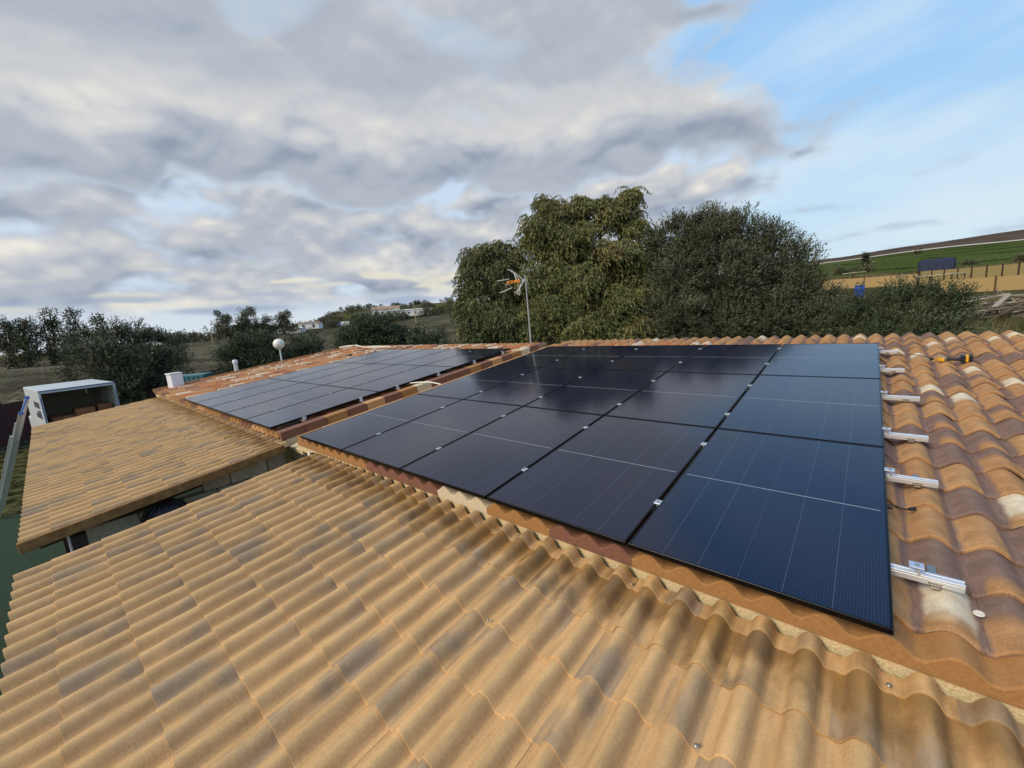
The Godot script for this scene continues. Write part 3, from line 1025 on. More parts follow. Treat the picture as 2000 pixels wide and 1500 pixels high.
func build_drill(where: Vector3, turn: float, label: String, yellow: Material, black: Material, steel: Material, size := 1.0):
	var t := thing("cordless_drill", label, "drill", where)
	t.rotation = Vector3(ROOF_T, turn, 0)
	t.scale = Vector3.ONE * size
	var b := MB.new()
	b.lathe(Vector3(-0.155, 0.02, 0.0), [[0.0, 0.0], [0.012, 0.0], [0.018, 0.02], [0.020, 0.035]], 12, Basis(Vector3.FORWARD, -PI / 2) * Basis.IDENTITY)
	part("chuck", b.build(black), t)
	b = MB.new()
	b.box(Vector3(-0.10, 0.022, 0.0), Vector3(0.026, 0.027, 0.032), Basis.IDENTITY, 0.011)
	b.box(Vector3(-0.085, 0.024, 0.045), Vector3(0.020, 0.022, 0.030), Basis.IDENTITY, 0.009)
	part("body", b.build(yellow), t)
	b = MB.new()
	b.box(Vector3(-0.062, 0.020, 0.01), Vector3(0.016, 0.024, 0.028), Basis.IDENTITY, 0.008)
	b.box(Vector3(-0.082, 0.046, 0.01), Vector3(0.03, 0.004, 0.02), Basis.IDENTITY, 0.002)
	part("motor_band", b.build(steel), t)
	b = MB.new()
	b.tube([Vector3(-0.06, 0.02, 0.0), Vector3(0.0, 0.022, 0.006), Vector3(0.07, 0.022, 0.0)], [0.022, 0.017, 0.021], 10)
	part("handle", b.build(black), t)
	b = MB.new()
	b.box(Vector3(0.085, 0.03, 0.0), Vector3(0.020, 0.038, 0.05), Basis.IDENTITY, 0.006)
	b.box(Vector3(0.145, 0.030, 0.0), Vector3(0.016, 0.045, 0.055), Basis.IDENTITY, 0.006)
	var bat := part("battery", b.build(black), t)
	b = MB.new()
	b.box(Vector3(0.115, 0.034, 0.004), Vector3(0.019, 0.040, 0.042), Basis.IDENTITY, 0.010)
	part("battery_cover", b.build(yellow), bat)

func build_truck(white: Material, blue: Material, dark: Material, rib: Material, card: Material, tyre: Material):
	# open-backed box body; the open end faces +x
	var W := 1.97
	var L := 3.75
	var H := 2.05
	var t := thing("box_truck", "white box truck with its rear open, cartons inside, beyond the far pergola", "truck", Vector3(-21.8, GROUND_Y, 2.385))
	t.rotation.y = 0.104
	var top := 2.9
	var f := top - H
	part("roof", bevel_box(Vector3(L * 0.5, 0.02, W * 0.5), white, 0.01), t, Vector3(-L * 0.5, top - 0.02, -W * 0.5))
	part("side_panel", bevel_box(Vector3(L * 0.5, H * 0.5 - 0.02, 0.02), white, 0.006), t, Vector3(-L * 0.5, f + H * 0.5 - 0.02, -0.02))
	var inner := part("side_panel", bevel_box(Vector3(L * 0.5, H * 0.5 - 0.02, 0.02), white, 0.006), t, Vector3(-L * 0.5, f + H * 0.5 - 0.02, -W + 0.02))
	for k in 12:
		part("rib", bevel_box(Vector3(0.05, H * 0.5 - 0.06, 0.012), rib, 0.004), inner, Vector3(L * 0.5 - 0.22 - k * 0.30, 0, 0.033))
	part("bulkhead", bevel_box(Vector3(0.02, H * 0.5 - 0.02, W * 0.5 - 0.04), rib, 0.006), t, Vector3(-L + 0.02, f + H * 0.5 - 0.02, -W * 0.5))
	part("floor", bevel_box(Vector3(L * 0.5, 0.05, W * 0.5), dark, 0.01), t, Vector3(-L * 0.5, f - 0.05, -W * 0.5))
	for s in 2:
		var post := part("corner_post", bevel_box(Vector3(0.035, H * 0.5, 0.03), white, 0.008), t, Vector3(0.04, f + H * 0.5, -0.03 if s == 0 else -W + 0.03))
		part("trim", bevel_box(Vector3(0.004, H * 0.5 - 0.15, 0.010), blue, 0.001), post, Vector3(0.038, -0.1, 0.0))
	var hd := part("header", bevel_box(Vector3(0.035, 0.045, W * 0.5 - 0.06), white, 0.008), t, Vector3(0.04, top - 0.065, -W * 0.5))
	part("trim", bevel_box(Vector3(0.012, 0.014, W * 0.5), blue, 0.002), hd, Vector3(0.045, 0.05, 0))
	part("strap", bevel_box(Vector3(0.006, 0.11, 0.012), white, 0.002), t, Vector3(-0.3, top - 0.20, -W * 0.62))
	# dark lettering blocks on the side
	var lb := MB.new()
	for r in [[0.55, 1.30, 0.11], [0.80, 0.75, 0.05], [0.95, 1.25, 0.09]]:
		lb.box(Vector3(-0.35 - r[1] * 0.5, top - r[0], 0.003), Vector3(r[1] * 0.5, r[2], 0.002))
	part("lettering", lb.build(dark), t)
	part("chassis", bevel_box(Vector3(2.9, 0.08, 0.35), dark, 0.01), t, Vector3(-2.6, f - 0.2, -W * 0.5))
	var cab := MB.new()
	cab.box(Vector3(-L - 0.95, 1.05, -W * 0.5), Vector3(0.85, 0.55, 0.92), Basis.IDENTITY, 0.08)
	cab.box(Vector3(-L - 0.75, 1.75, -W * 0.5), Vector3(0.62, 0.35, 0.85), Basis.IDENTITY, 0.10)
	part("cab", cab.build(white), t)
	for x in [-0.9, -L - 0.9]:
		for z in [-0.22, -W + 0.22]:
			var wb := MB.new()
			wb.lathe(Vector3(x, 0.36, z), [[0.20, -0.10], [0.33, -0.10], [0.36, -0.06], [0.36, 0.06], [0.33, 0.10], [0.20, 0.10]], 20, Basis(Vector3.RIGHT, PI / 2))
			var wh := part("wheel", wb.build(tyre), t)
			var rb := MB.new()
			rb.lathe(Vector3(x, 0.36, z), [[0.0, -0.08], [0.19, -0.09], [0.20, 0.0], [0.19, 0.09], [0.0, 0.08]], 16, Basis(Vector3.RIGHT, PI / 2))
			part("rim", rb.build(white), wh)
	var info := [[-0.9, -0.50, 0.55, 0.50, 0.32, 0.05, "large brown carton lying at the left inside the open truck"], [-0.8, -1.10, 0.60, 0.60, 0.26, -0.06, "tall brown carton in the middle of the open truck"], [-0.75, -1.60, 0.42, 0.62, 0.20, 0.08, "brown carton by the ribbed wall inside the open truck"]]
	for c in info:
		var p := t.transform * Vector3(c[0], f + c[3], c[1])
		var cb := MB.new()
		cb.box(Vector3.ZERO, Vector3(c[2], c[3], c[4]), Basis.IDENTITY, 0.01)
		var o := thing("cardboard_carton", c[6], "carton", p - Vector3(0, c[3], 0), "cartons in the truck")
		o.rotation.y = 0.104 + c[5]
		part("carton_body", cb.build(card), o, Vector3(0, c[3], 0))
		part("flap", bevel_box(Vector3(c[2] * 0.48, 0.004, c[4] * 0.45), card, 0.001), o, Vector3(0, c[3] * 2.0 + 0.008, 0))

func build_ladder(metal: Material, blue: Material):
	var foot := Vector3(-17.4, GROUND_Y, 3.52)
	var head := at(47, 792, Vector2(-13.2 - CAM.x, 2.46 - CAM.z).length())
	var t := thing("ladder", "aluminium extension ladder with blue tip leaning on the far pergola edge", "ladder", foot)
	var ax := (head - foot).normalized()
	var side := ax.cross(Vector3(0.2, 0, 1)).cross(ax).cross(ax).normalized()
	side = (Vector3(1, 0, 0.05) - ax * ax.dot(Vector3(1, 0, 0.05))).normalized()
	var nrm := side.cross(ax).normalized()
	var bs := Basis(side, ax, nrm)
	var ln := (head - foot).length()
	for s in [-1.0, 1.0]:
		var b := MB.new()
		b.box(ax * ln * 0.5 + side * s * 0.2, Vector3(0.014, ln * 0.5, 0.035), bs, 0.003)
		b.box(ax * ln * 0.42 + side * s * 0.165 + nrm * 0.06, Vector3(0.012, ln * 0.40, 0.03), bs, 0.003)
		part("stile", b.build(metal), t)
		part("tip_cap", bevel_box(Vector3(0.018, 0.03, 0.036), blue, 0.006), t, ax * ln + side * s * 0.2)
	for k in int(ln / 0.28):
		var b := MB.new()
		b.tube([ax * (0.2 + k * 0.28) - side * 0.2, ax * (0.2 + k * 0.28) + side * 0.2], [0.016], 8)
		part("rung", b.build(metal), t)
	var bb := MB.new()
	bb.box(ax * ln + Vector3.ZERO, Vector3(0.2, 0.012, 0.014), bs, 0.004)
	part("top_bar", bb.build(blue), t)

func reed_fence(called: String, label: String, pts: Array, height: float, spacing: float, reed: Material, post: Material, group := ""):
	var t := thing(called, label, "fence", pts[0], group)
	for k in pts.size() - 1:
		var a: Vector3 = pts[k] - pts[0]
		var c: Vector3 = pts[k + 1] - pts[0]
		var n := int(maxf(1, roundf((c - a).length() / spacing)))
		for j in n:
			var p := a.lerp(c, float(j) / n)
			var q := a.lerp(c, float(j + 1) / n)
			p.y = terrain_y(p.x + pts[0].x, p.z + pts[0].z) - pts[0].y
			q.y = terrain_y(q.x + pts[0].x, q.z + pts[0].z) - pts[0].y
			var mid := (p + q) * 0.5
			var d := (q - p)
			var fl := Vector3(d.x, 0, d.z)
			var bs := Basis(d.normalized(), Vector3.UP, fl.cross(Vector3.UP).normalized())
			var b := MB.new()
			b.box(mid + Vector3(0, height * 0.5, 0), Vector3(d.length() * 0.5 - 0.03, height * 0.5, 0.02), bs)
			part("reed_panel", b.build(reed), t)
			var pb := MB.new()
			pb.tube([p + Vector3(0, -0.2, 0), p + Vector3(0, height + 0.12, 0)], [0.085, 0.075], 6)
			part("post", pb.build(post), t)

func farm_block(called: String, label: String, o: Vector3, size: Vector3, turn: float, wall: Material, roof: Material, win: Material, roof_h: float, n_win: int, group := "farm buildings"):
	var t := thing(called, label, "building", o, group)
	t.rotation.y = turn
	part("wall", bevel_box(size * 0.5, wall, 0.03), t, Vector3(0, size.y * 0.5 - 0.3, 0))
	var b := MB.new()
	var x := size.x * 0.5 + 0.3
	var z := size.z * 0.5 + 0.3
	var y := size.y - 0.3
	b.quad(Vector3(-x, y, z), Vector3(x, y, z), Vector3(x, y + roof_h, 0), Vector3(-x, y + roof_h, 0))
	b.quad(Vector3(x, y, -z), Vector3(-x, y, -z), Vector3(-x, y + roof_h, 0), Vector3(x, y + roof_h, 0))
	b.tri(Vector3(x, y, z), Vector3(x, y, -z), Vector3(x, y + roof_h, 0))
	b.tri(Vector3(-x, y, -z), Vector3(-x, y, z), Vector3(-x, y + roof_h, 0))
	b.quad(Vector3(-x, y, -z), Vector3(x, y, -z), Vector3(x, y, z), Vector3(-x, y, z))
	part("roof", b.build(roof), t)
	for k in n_win:
		part("window", bevel_box(Vector3(0.45, 0.5, 0.05), win, 0.01), t, Vector3(-size.x * 0.5 + size.x * (k + 0.5) / n_win, size.y * 0.45, size.z * 0.5 + 0.03))

func wood_pole(o: Vector3, top: Vector3, label: String, mat: Material, metal: Material):
	var t := thing("utility_pole", label, "pole", o, "wooden poles in the fields")
	var b := MB.new()
	b.tube([Vector3(0, -0.3, 0), top - o], [0.16, 0.11], 8)
	part("pole_shaft", b.build(mat), t)
	var c := MB.new()
	c.box(top - o + Vector3(0, -0.3, 0), Vector3(0.5, 0.05, 0.05))
	part("crossarm", c.build(metal), t)

func cable(called: String, label: String, category: String, pts: Array, r: float, mat: Material):
	var cv := Curve3D.new()
	for k in pts.size():
		var tg: Vector3 = (pts[mini(k + 1, pts.size() - 1)] - pts[maxi(k - 1, 0)]) / 6.0
		cv.add_point(pts[k] - pts[0], -tg, tg)
	var path := []
	var n := 6 * pts.size()
	for k in n + 1:
		path.append(cv.sample_baked(cv.get_baked_length() * k / n, true))
	var b := MB.new()
	b.tube(path, [r], 6)
	return solo(called, b.build(mat), label, category, pts[0])

# ---------------------------------------------------------------- the scene
func _ready():
	var cam := Camera3D.new()
	cam.name = "camera"
	cam.fov = rad_to_deg(2.0 * atan(750.0 / F))
	cam.near = 0.05
	cam.far = 6000.0
	add_child(cam)
	cam.transform = Transform3D(Basis(CR, -CD, -CF).orthonormalized(), CAM)
	cam.current = true
	var env := Environment.new()
	env.background_mode = Environment.BG_SKY
	var sm := PanoramaSkyMaterial.new()
	sm.panorama = ImageTexture.create_from_image(sky_image())
	var sky := Sky.new()
	sky.sky_material = sm
	env.sky = sky
	env.tonemap_mode = Environment.TONE_MAPPER_LINEAR
	env.tonemap_exposure = 2.0
	env.background_energy_multiplier = 0.53
	env.sdfgi_enabled = true
	env.ssao_enabled = true
	env.ssil_enabled = true
	var we := WorldEnvironment.new()
	we.name = "environment"
	we.environment = env
	add_child(we)
	var sun := DirectionalLight3D.new()
	sun.name = "sun"
	sun.light_energy = 0.5
	sun.light_color = Color(1.0, 0.96, 0.89)
	sun.light_angular_distance = 22.0
	sun.shadow_enabled = true
	add_child(sun)
	sun.look_at_from_position(Vector3(-0.24, 0.60, 0.74) * 50.0, Vector3.ZERO, Vector3.UP)
	rng.seed = 12345
	build_land()
	make_sprigs()
	make_tiles()
	make_sheets()

	# ---- shared materials
	var plaster := world_mat(speckle(rgb(214, 194, 160), rgb(232, 218, 190), 0.04, 61), 1.2)
	var mortar := world_mat(speckle(rgb(196, 166, 116), rgb(226, 208, 168), 0.06, 62), 4.0)
	var deck := flat(rgb(120, 100, 82), 0.95)
	var fascia := []
	for c in [[rgb(152, 108, 60), rgb(166, 120, 72)], [rgb(196, 176, 146), rgb(210, 194, 166)], [rgb(112, 74, 60), rgb(136, 92, 70)], [rgb(182, 132, 84), rgb(200, 156, 110)]]:
		fascia.append(world_mat(speckle(c[0], c[1], 0.05, 64 + fascia.size()), 3.0))
	var stones := []
	for c in [[rgb(184, 174, 148), rgb(206, 198, 176)], [rgb(172, 160, 134), rgb(198, 186, 160)], [rgb(194, 186, 164), rgb(214, 208, 190)]]:
		stones.append(world_mat(speckle(c[0], c[1], 0.03, 81 + stones.size(), 256, 0.08), 2.2))
	var beam := world_mat(speckle(rgb(118, 84, 44), rgb(146, 108, 62), 0.02, 91), 1.5)
	var dark_wood := flat(rgb(52, 34, 32), 0.7)
	var alu := flat(rgb(214, 216, 220), 0.32, 0.85)
	var rail_alu := flat(rgb(226, 228, 232), 0.38, 0.65)
	var clampm := flat(rgb(208, 212, 220), 0.35, 0.7)
	var steel := flat(rgb(168, 162, 152), 0.4, 0.9)
	var white := flat(rgb(226, 227, 230), 0.5)
	var black := flat(rgb(26, 26, 28), 0.55)
	var yellow := flat(rgb(224, 164, 30), 0.45)
	var blue := flat(rgb(48, 74, 132), 0.5)

	build_house(fascia, mortar, plaster, stones, deck)
	var p1 := pergola("near pergola with sand coloured corrugated sheets below the larger panel array", -5.511, 45, 21, [Vector2(-5.1, 2.2), Vector2(-1.5, 2.3), Vector2(2.3, 2.3)], beam, dark_wood)
	var p2 := pergola("far pergola with sand coloured corrugated sheets, beyond the gap", -15.73, 51, 22, [Vector2(-6.42, 2.12), Vector2(-6.42, 0.62), Vector2(-6.42, 0.22), Vector2(-10.5, 2.3), Vector2(-14.9, 2.3)], beam, dark_wood)
	part("edge_beam", bevel_box(Vector3(0.035, 0.055, 1.25), beam, 0.006), p2, Vector3(-6.305, -0.060, 1.15))
	part("edge_beam", bevel_box(Vector3(0.02, 0.03, 1.21), beam, 0.004), p1, Vector3(-5.50, -0.085, 1.13))
	for k in 16:                                     # fixing screws standing in the valleys
		var sb := MB.new()
		sb.lathe(Vector3.ZERO, [[0.009, 0.0], [0.009, 0.003], [0.005, 0.006], [0.0, 0.007]], 8)
		part("screw", sb.build(steel), p1, Vector3(-5.511 + WAVE * (3 * k + 3) - 0.012, -0.046, -0.105 + (0.0 if k % 2 else STEP * 2.0)))
	for k in 10:
		var cut := part("edge_trim", bevel_box(Vector3(0.012, 0.003, 0.10), fascia[3], 0.001), p1, Vector3(-5.525, -0.045, 0.05 + k * 0.24))
		cut.rotation.y = 0.02

	# ---- panels
	var glass := tex_mat(panel_cells(), 1.0, 0.5)
	var smear := Image.create(256, 256, false, Image.FORMAT_RGB8)
	var sn := noise(0.012, 205, 5).get_seamless_image(256, 256)
	for y in 256:
		for x in 256:
			var rv := 0.075 + 0.10 * clampf(sn.get_pixel(x, y).r, 0, 1)
			smear.set_pixel(x, y, Color(rv, rv, rv))
	glass.roughness_texture = ImageTexture.create_from_image(smear)
	var frame := flat(rgb(14, 15, 18), 0.30, 0.6)
	var line := flat(rgb(172, 178, 190), 0.4)
	var proto := make_panel(glass, frame, line)
	build_array(proto, 0.0, 0.0, 0.0, "drill roof", "the bare tiles", "panels on the nearer roof", rail_alu, clampm, steel, 0.25, [0.25, 0.25, 0.26, 0.275, 0.215, 0.185])
	build_array(proto, -6.97, -0.05, 0.03, "antenna roof", "the roof gap", "panels on the farther roof", rail_alu, clampm, steel, 0.1, [0.06, 0.06, 0.06, 0.06, 0.06, 0.06])
	proto.free()

	# ---- small things on the roofs
	build_antenna(flat(rgb(178, 182, 182), 0.45, 0.5), flat(rgb(216, 214, 204), 0.5), flat(rgb(226, 138, 30), 0.5))
	build_drill(roof_point(0.655, -0.085, 5.06), -0.05, "yellow and black cordless drill lying on the bare tiles", yellow, black, steel, 1.0)
	build_drill(Vector3(-14.2, 0.36, -5.05), 0.4, "small black and tan power tool on the far tiles near white cable", flat(rgb(150, 130, 80), 0.6), black, steel, 1.2)
	cable("cable", "thin black cable looping over the tiles towards the drill", "cable", [roof_point(0.0, -0.05, 5.28), roof_point(0.07, -0.05, 5.20), roof_point(0.2, -0.066, 5.27), roof_point(0.32, -0.064, 5.30), roof_point(0.42, -0.068, 5.24), roof_point(0.49, -0.08, 5.12)], 0.004, black)
	cable("connector_cable", "short black cable with plug beside the lower right panel", "cable", [roof_point(-0.03, -0.06, 1.165), roof_point(0.04, -0.066, 1.16), roof_point(0.09, -0.09, 1.19), roof_point(0.112, -0.10, 1.215)], 0.0042, black)
	var plug := MB.new()
	plug.tube([Vector3.ZERO, Vector3(0.018, 0.0, -0.02), Vector3(0.03, 0.002, -0.034)], [0.009, 0.0115, 0.008], 8)
	solo("cable_plug", plug.build(black), "black plug in the tile hollow at the cable end", "plug", roof_point(0.105, -0.098, 1.21))
	plug = MB.new()
	plug.tube([Vector3(-0.05, 0, 0), Vector3(0.02, -0.004, 0), Vector3(0.03, -0.004, 0)], [0.008, 0.010, 0.007], 8)
	solo("cable_plug", plug.build(black), "black plug poking out from under the lower right panel", "plug", roof_point(0.0, -0.055, 1.115))
	var disc := MB.new()
	disc.lathe(Vector3.ZERO, [[0.0, 0.002], [0.008, 0.002], [0.010, 0.005], [0.017, 0.006], [0.019, 0.0]], 16)
	var dz := solo("plastic_washer", disc.build(flat(rgb(206, 196, 184), 0.6)), "small pale plastic disc lying in a tile hollow", "washer", roof_point(0.292, -0.126, 0.43))
	dz.rotation = Vector3(0.1, 0, 0.12)
	var hose := flat(rgb(222, 218, 206), 0.6)
	cable("hose", "white hose lying across the verge between the two roofs", "hose", [roof_point(-7.15, -0.10, 2.62), roof_point(-6.85, -0.075, 2.66), roof_point(-6.6, -0.06, 2.70), roof_point(-6.35, -0.07, 2.74), roof_point(-6.15, -0.10, 2.76)], 0.013, hose)
	var loop := []
	for k in 9:
		loop.append(roof_point(-16.2 + 0.55 * cos(k * 0.8), -0.06 + 0.01 * k, 6.25 + 0.28 * sin(k * 0.8)))
	loop.append_array([roof_point(-15.2, -0.06, 6.3), roof_point(-14.2, -0.06, 6.2), roof_point(-13.3, -0.06, 6.25), roof_point(-12.9, -0.06, 6.1)])
	cable("cable_coil", "loose white cable coil at the top of the far roof", "cable", loop, 0.02, hose)
	# white chimney, vent pipe
	var ch := thing("chimney", "white rendered chimney at the outer corner of the far roof", "chimney", Vector3(-17.0, -0.16, -0.62))
	ch.rotation.y = 0.35
	var cb := MB.new()
	cb.box(Vector3(0, 0.20, 0), Vector3(0.13, 0.28, 0.17), Basis.IDENTITY, 0.012)
	part("stack", cb.build(white), ch)
	cb = MB.new()
	cb.box(Vector3(0, 0.50, 0.01), Vector3(0.145, 0.022, 0.185), Basis.IDENTITY, 0.012)
	part("cap", cb.build(white), ch)
	var vp := thing("vent_pipe", "short pale vent pipe with rounded cap on the far verge", "pipe", roof_point(-17.35, -0.10, 2.45))
	var vb := MB.new()
	vb.lathe(Vector3.ZERO, [[0.065, -0.25], [0.065, 0.30]], 14)
	part("pipe", vb.build(flat(rgb(196, 200, 206), 0.5)), vp)
	vb = MB.new()
	vb.lathe(Vector3(0, 0.30, 0), [[0.085, -0.04], [0.09, 0.02], [0.07, 0.08], [0.0, 0.10]], 14)
	part("cowl", vb.build(flat(rgb(206, 208, 214), 0.5)), vp)
	# globe lamp behind the far roof
	var lc := at(544.6, 672, 19.2)
	var lamp := thing("globe_lamp", "white globe lamp on a slim post behind the far roof", "lamp", Vector3(lc.x + 0.06, GROUND_Y, lc.z))
	var gl := MB.new()
	var prof := []
	for k in 15:
		var a := -PI / 2 + PI * k / 14.0
		prof.append([0.215 * cos(a), 0.215 * sin(a)])
	gl.lathe(Vector3(-0.06, lc.y - GROUND_Y, 0), prof, 24)
	part("globe", gl.build(flat(rgb(226, 224, 214), 0.3)), lamp)
	gl = MB.new()
	gl.tube([Vector3(0.0, 0, 0), Vector3(-0.045, lc.y - GROUND_Y - 0.2, 0)], [0.04, 0.03], 10)
	gl.lathe(Vector3(-0.055, lc.y - GROUND_Y - 0.24, 0), [[0.04, 0.0], [0.075, 0.02], [0.07, 0.05]], 12)
	part("lamp_post", gl.build(flat(rgb(206, 210, 214), 0.5)), lamp)
	# bracket under the eave corner
	var br := thing("metal_bracket", "white metal bracket with dark tube under the eave corner", "bracket", Vector3(-5.50, -0.27, 0.02))
	part("plate", bevel_box(Vector3(0.035, 0.09, 0.004), white, 0.002), br)
	var tb := MB.new()
	tb.tube([Vector3(0.07, 0.09, -0.01), Vector3(0.08, -0.10, 0.0)], [0.028, 0.028], 10)
	part("tube", tb.build(flat(rgb(44, 48, 56), 0.5)), br)

	# ---- stone side wall and things in the gap between the pergolas
	var sw := thing("stone_wall", "pale stone side wall under the far pergola, seen through the gap", "wall", Vector3(-6.80, GROUND_Y, 1.0))
	part("wall_core", bevel_box(Vector3(0.10, 1.10, 1.10), mortar, 0.01), sw, Vector3(-0.06, 1.10, 0))
	for row in 11:
		var z := -1.10 - (0.2 if row % 2 else 0.0)
		while z < 1.10:
			var w := rng.randf_range(0.30, 0.55)
			var a := maxf(z, -1.10)
			var c := minf(z + w - 0.012, 1.10)
			var hy := 2.585 - row * 0.235
			if c - a > 0.06 and hy + 0.12 < 2.60 - (c + 1.0) * 0.113:
				part("stone", bevel_box(Vector3(rng.randf_range(0.06, 0.072), 0.112, (c - a) * 0.5), stones[rng.randi() % 3], 0.009), sw, Vector3(0.0, hy, (a + c) * 0.5))
			z += w
	part("quoin", bevel_box(Vector3(0.13, 1.13, 0.05), white, 0.01), sw, Vector3(-0.04, 1.13, 1.16))
	var dp := on_y(322, 1003, -0.62)
	var dome := thing("domed_cover", "black ribbed round dome in the gap between the pergolas", "cover", Vector3(-6.45, -0.81, 1.39))
	var dm := MB.new()
	dm.lathe(Vector3.ZERO, [[0.30, 0.0], [0.30, 0.02], [0.23, 0.05], [0.215, 0.13], [0.18, 0.21], [0.10, 0.26], [0.0, 0.275]], 26)
	part("shell", dm.build(black), dome)
	for k in 14:
		var rb := MB.new()
		var a := TAU * k / 14.0
		var d := Vector3(cos(a), 0, sin(a))
		rb.tube([d * 0.236 + Vector3(0, 0.05, 0), d * 0.222 + Vector3(0, 0.13, 0), d * 0.186 + Vector3(0, 0.213, 0), d * 0.10 + Vector3(0, 0.268, 0)], [0.007], 5)
		part("rib", rb.build(flat(rgb(46, 46, 50), 0.4)), dome)
	dm = MB.new()
	dm.lathe(Vector3(0, -1.5, 0), [[0.05, 0.0 - 0.54], [0.05, 1.5]], 10)
	part("stand", dm.build(black), dome)
	var lawn := MB.new()
	lawn.quad(Vector3(-17.0, GROUND_Y + 0.03, 6.0), Vector3(3.0, GROUND_Y + 0.03, 6.0), Vector3(3.0, GROUND_Y + 0.03, -0.3), Vector3(-17.0, GROUND_Y + 0.03, -0.3))
	structure("artificial_lawn", lawn.build(world_mat(speckle(rgb(16, 40, 24), rgb(28, 60, 36), 0.2, 33, 256, 0.25), 2.0, 0.95)))

	# ---- truck, ladder, boundary fence
	build_truck(flat(rgb(186, 192, 194), 0.45), blue, flat(rgb(48, 50, 58), 0.7), flat(rgb(186, 182, 160), 0.7), world_mat(speckle(rgb(128, 82, 54), rgb(148, 98, 66), 0.03, 95), 1.0), flat(rgb(24, 24, 26), 0.9))
	build_ladder(flat(rgb(214, 217, 216), 0.5, 0.1), flat(rgb(70, 110, 170), 0.5))
	var maroon := world_mat(speckle(rgb(62, 32, 30), rgb(84, 46, 42), 0.05, 96), 1.0)
	var fen := thing("boundary_fence", "dark maroon panel fence behind the truck and olive tree", "fence", Vector3(-24.0, GROUND_Y, 11.2))
	var ends := [Vector3(-24.0, 0, 11.2), Vector3(-29.98, 0, 3.7), Vector3(-35.5, 0, -5.2), Vector3(-47.0, 0, -15.0)]
	for k in 3:
		var n := int((ends[k + 1] - ends[k]).length() / 2.4)
		for j in n:
			var a: Vector3 = ends[k].lerp(ends[k + 1], float(j) / n) - ends[0]
			var c: Vector3 = ends[k].lerp(ends[k + 1], float(j + 1) / n) - ends[0]
			var d := (c - a).normalized()
			var bs := Basis(d, Vector3.UP, d.cross(Vector3.UP))
			var fb := MB.new()
			fb.box((a + c) * 0.5 + Vector3(0, 1.0, 0), Vector3((c - a).length() * 0.5 - 0.04, 1.0, 0.02), bs, 0.005)
			part("fence_panel", fb.build(maroon), fen)
			fb = MB.new()
			fb.box(a + Vector3(0, 1.03, 0), Vector3(0.035, 1.05, 0.035), bs, 0.005)
			part("post", fb.build(dark_wood), fen)
	var tc := at(377, 731, 27.0)
	var teal := thing("metal_container", "teal ribbed metal container beside the olive tree", "container", Vector3(tc.x, GROUND_Y, tc.z))
	teal.rotation.y = 0.9
	part("body", bevel_box(Vector3(0.75, (tc.y - GROUND_Y) * 0.5, 0.5), flat(rgb(70, 118, 122), 0.5), 0.02), teal, Vector3(0, (tc.y - GROUND_Y) * 0.5, 0))
	for k in 7:
		part("rib", bevel_box(Vector3(0.03, (tc.y - GROUND_Y) * 0.5 - 0.05, 0.02), flat(rgb(60, 104, 108), 0.5), 0.005), teal, Vector3(-0.66 + k * 0.22, (tc.y - GROUND_Y) * 0.5, 0.51))

	# ---- trees
	var gum := [Color(0.140, 0.150, 0.052), Color(0.165, 0.158, 0.055), Color(0.112, 0.128, 0.046), Color(0.165, 0.140, 0.056)]
	var gum2 := [Color(0.115, 0.125, 0.052), Color(0.135, 0.138, 0.060), Color(0.095, 0.110, 0.046)]
	var olive := [Color(0.076, 0.088, 0.045), Color(0.095, 0.104, 0.058), Color(0.064, 0.074, 0.038), Color(0.112, 0.108, 0.067)]
	var bush := [Color(0.064, 0.082, 0.042), Color(0.080, 0.096, 0.052), Color(0.056, 0.070, 0.034)]
	tree("eucalyptus_tree", "tall olive-green gum tree with drooping leaves behind the roof ridge", polar(11.0, 18.0), [
		[1075, 418, 17.5, 32, 38], [1062, 388, 17.3, 10, 16], [1130, 412, 18.0, 42, 36], [1178, 420, 17.6, 32, 40], [1228, 412, 17.8, 34, 42], [1235, 385, 17.8, 15, 18], [1052, 470, 17.0, 38, 46], [1110, 480, 17.2, 55, 50], [1190, 500, 17.0, 42, 36], [1250, 478, 17.2, 36, 50],
		[1060, 545, 16.6, 50, 46], [1130, 560, 16.4, 56, 50], [1235, 545, 16.8, 42, 36], [1200, 600, 16.3, 46, 44], [1060, 620, 16.0, 50, 45], [1130, 640, 15.8, 55, 45], [1240, 640, 15.8, 50, 42], [1170, 545, 18.2, 44, 52], [1270, 520, 17.4, 34, 60], [1275, 600, 16.6, 36, 50]], make_droop, 0.74, 90.0, gum, 1001, 0.30)
	tree("eucalyptus_tree", "shorter grey-green gum tree left of the tall one, behind the antenna", polar(-2.0, 18.5), [
		[950, 498, 17.8, 42, 36], [985, 488, 18.0, 26, 30], [1012, 545, 17.6, 30, 50], [1018, 590, 17.2, 34, 40], [925, 545, 17.4, 34, 40], [978, 550, 17.2, 40, 44], [915, 610, 17.0, 34, 40], [965, 620, 16.6, 44, 44], [1010, 625, 16.4, 40, 46], [935, 650, 16.6, 46, 30]], make_droop, 0.72, 96.0, gum2, 1002, 0.22)
	tree("wild_olive_tree", "broad dark dense wild olive tree behind the tile ridge", polar(29.0, 17.0), [
		[1385, 466, 17.0, 62, 48], [1318, 474, 17.0, 50, 46], [1296, 530, 17.0, 40, 56], [1450, 468, 17.0, 62, 48], [1516, 496, 16.8, 58, 52], [1562, 536, 16.6, 50, 50], [1590, 580, 16.4, 36, 42], [1330, 540, 16.2, 66, 60], [1420, 550, 16.0, 74, 66], [1510, 580, 16.0, 66, 60], [1320, 620, 15.6, 66, 50], [1410, 630, 15.4, 66, 46], [1500, 640, 15.4, 66, 44], [1570, 640, 15.4, 56, 40]], make_spike, 0.9, 110.0, olive, 1003, 0.30)
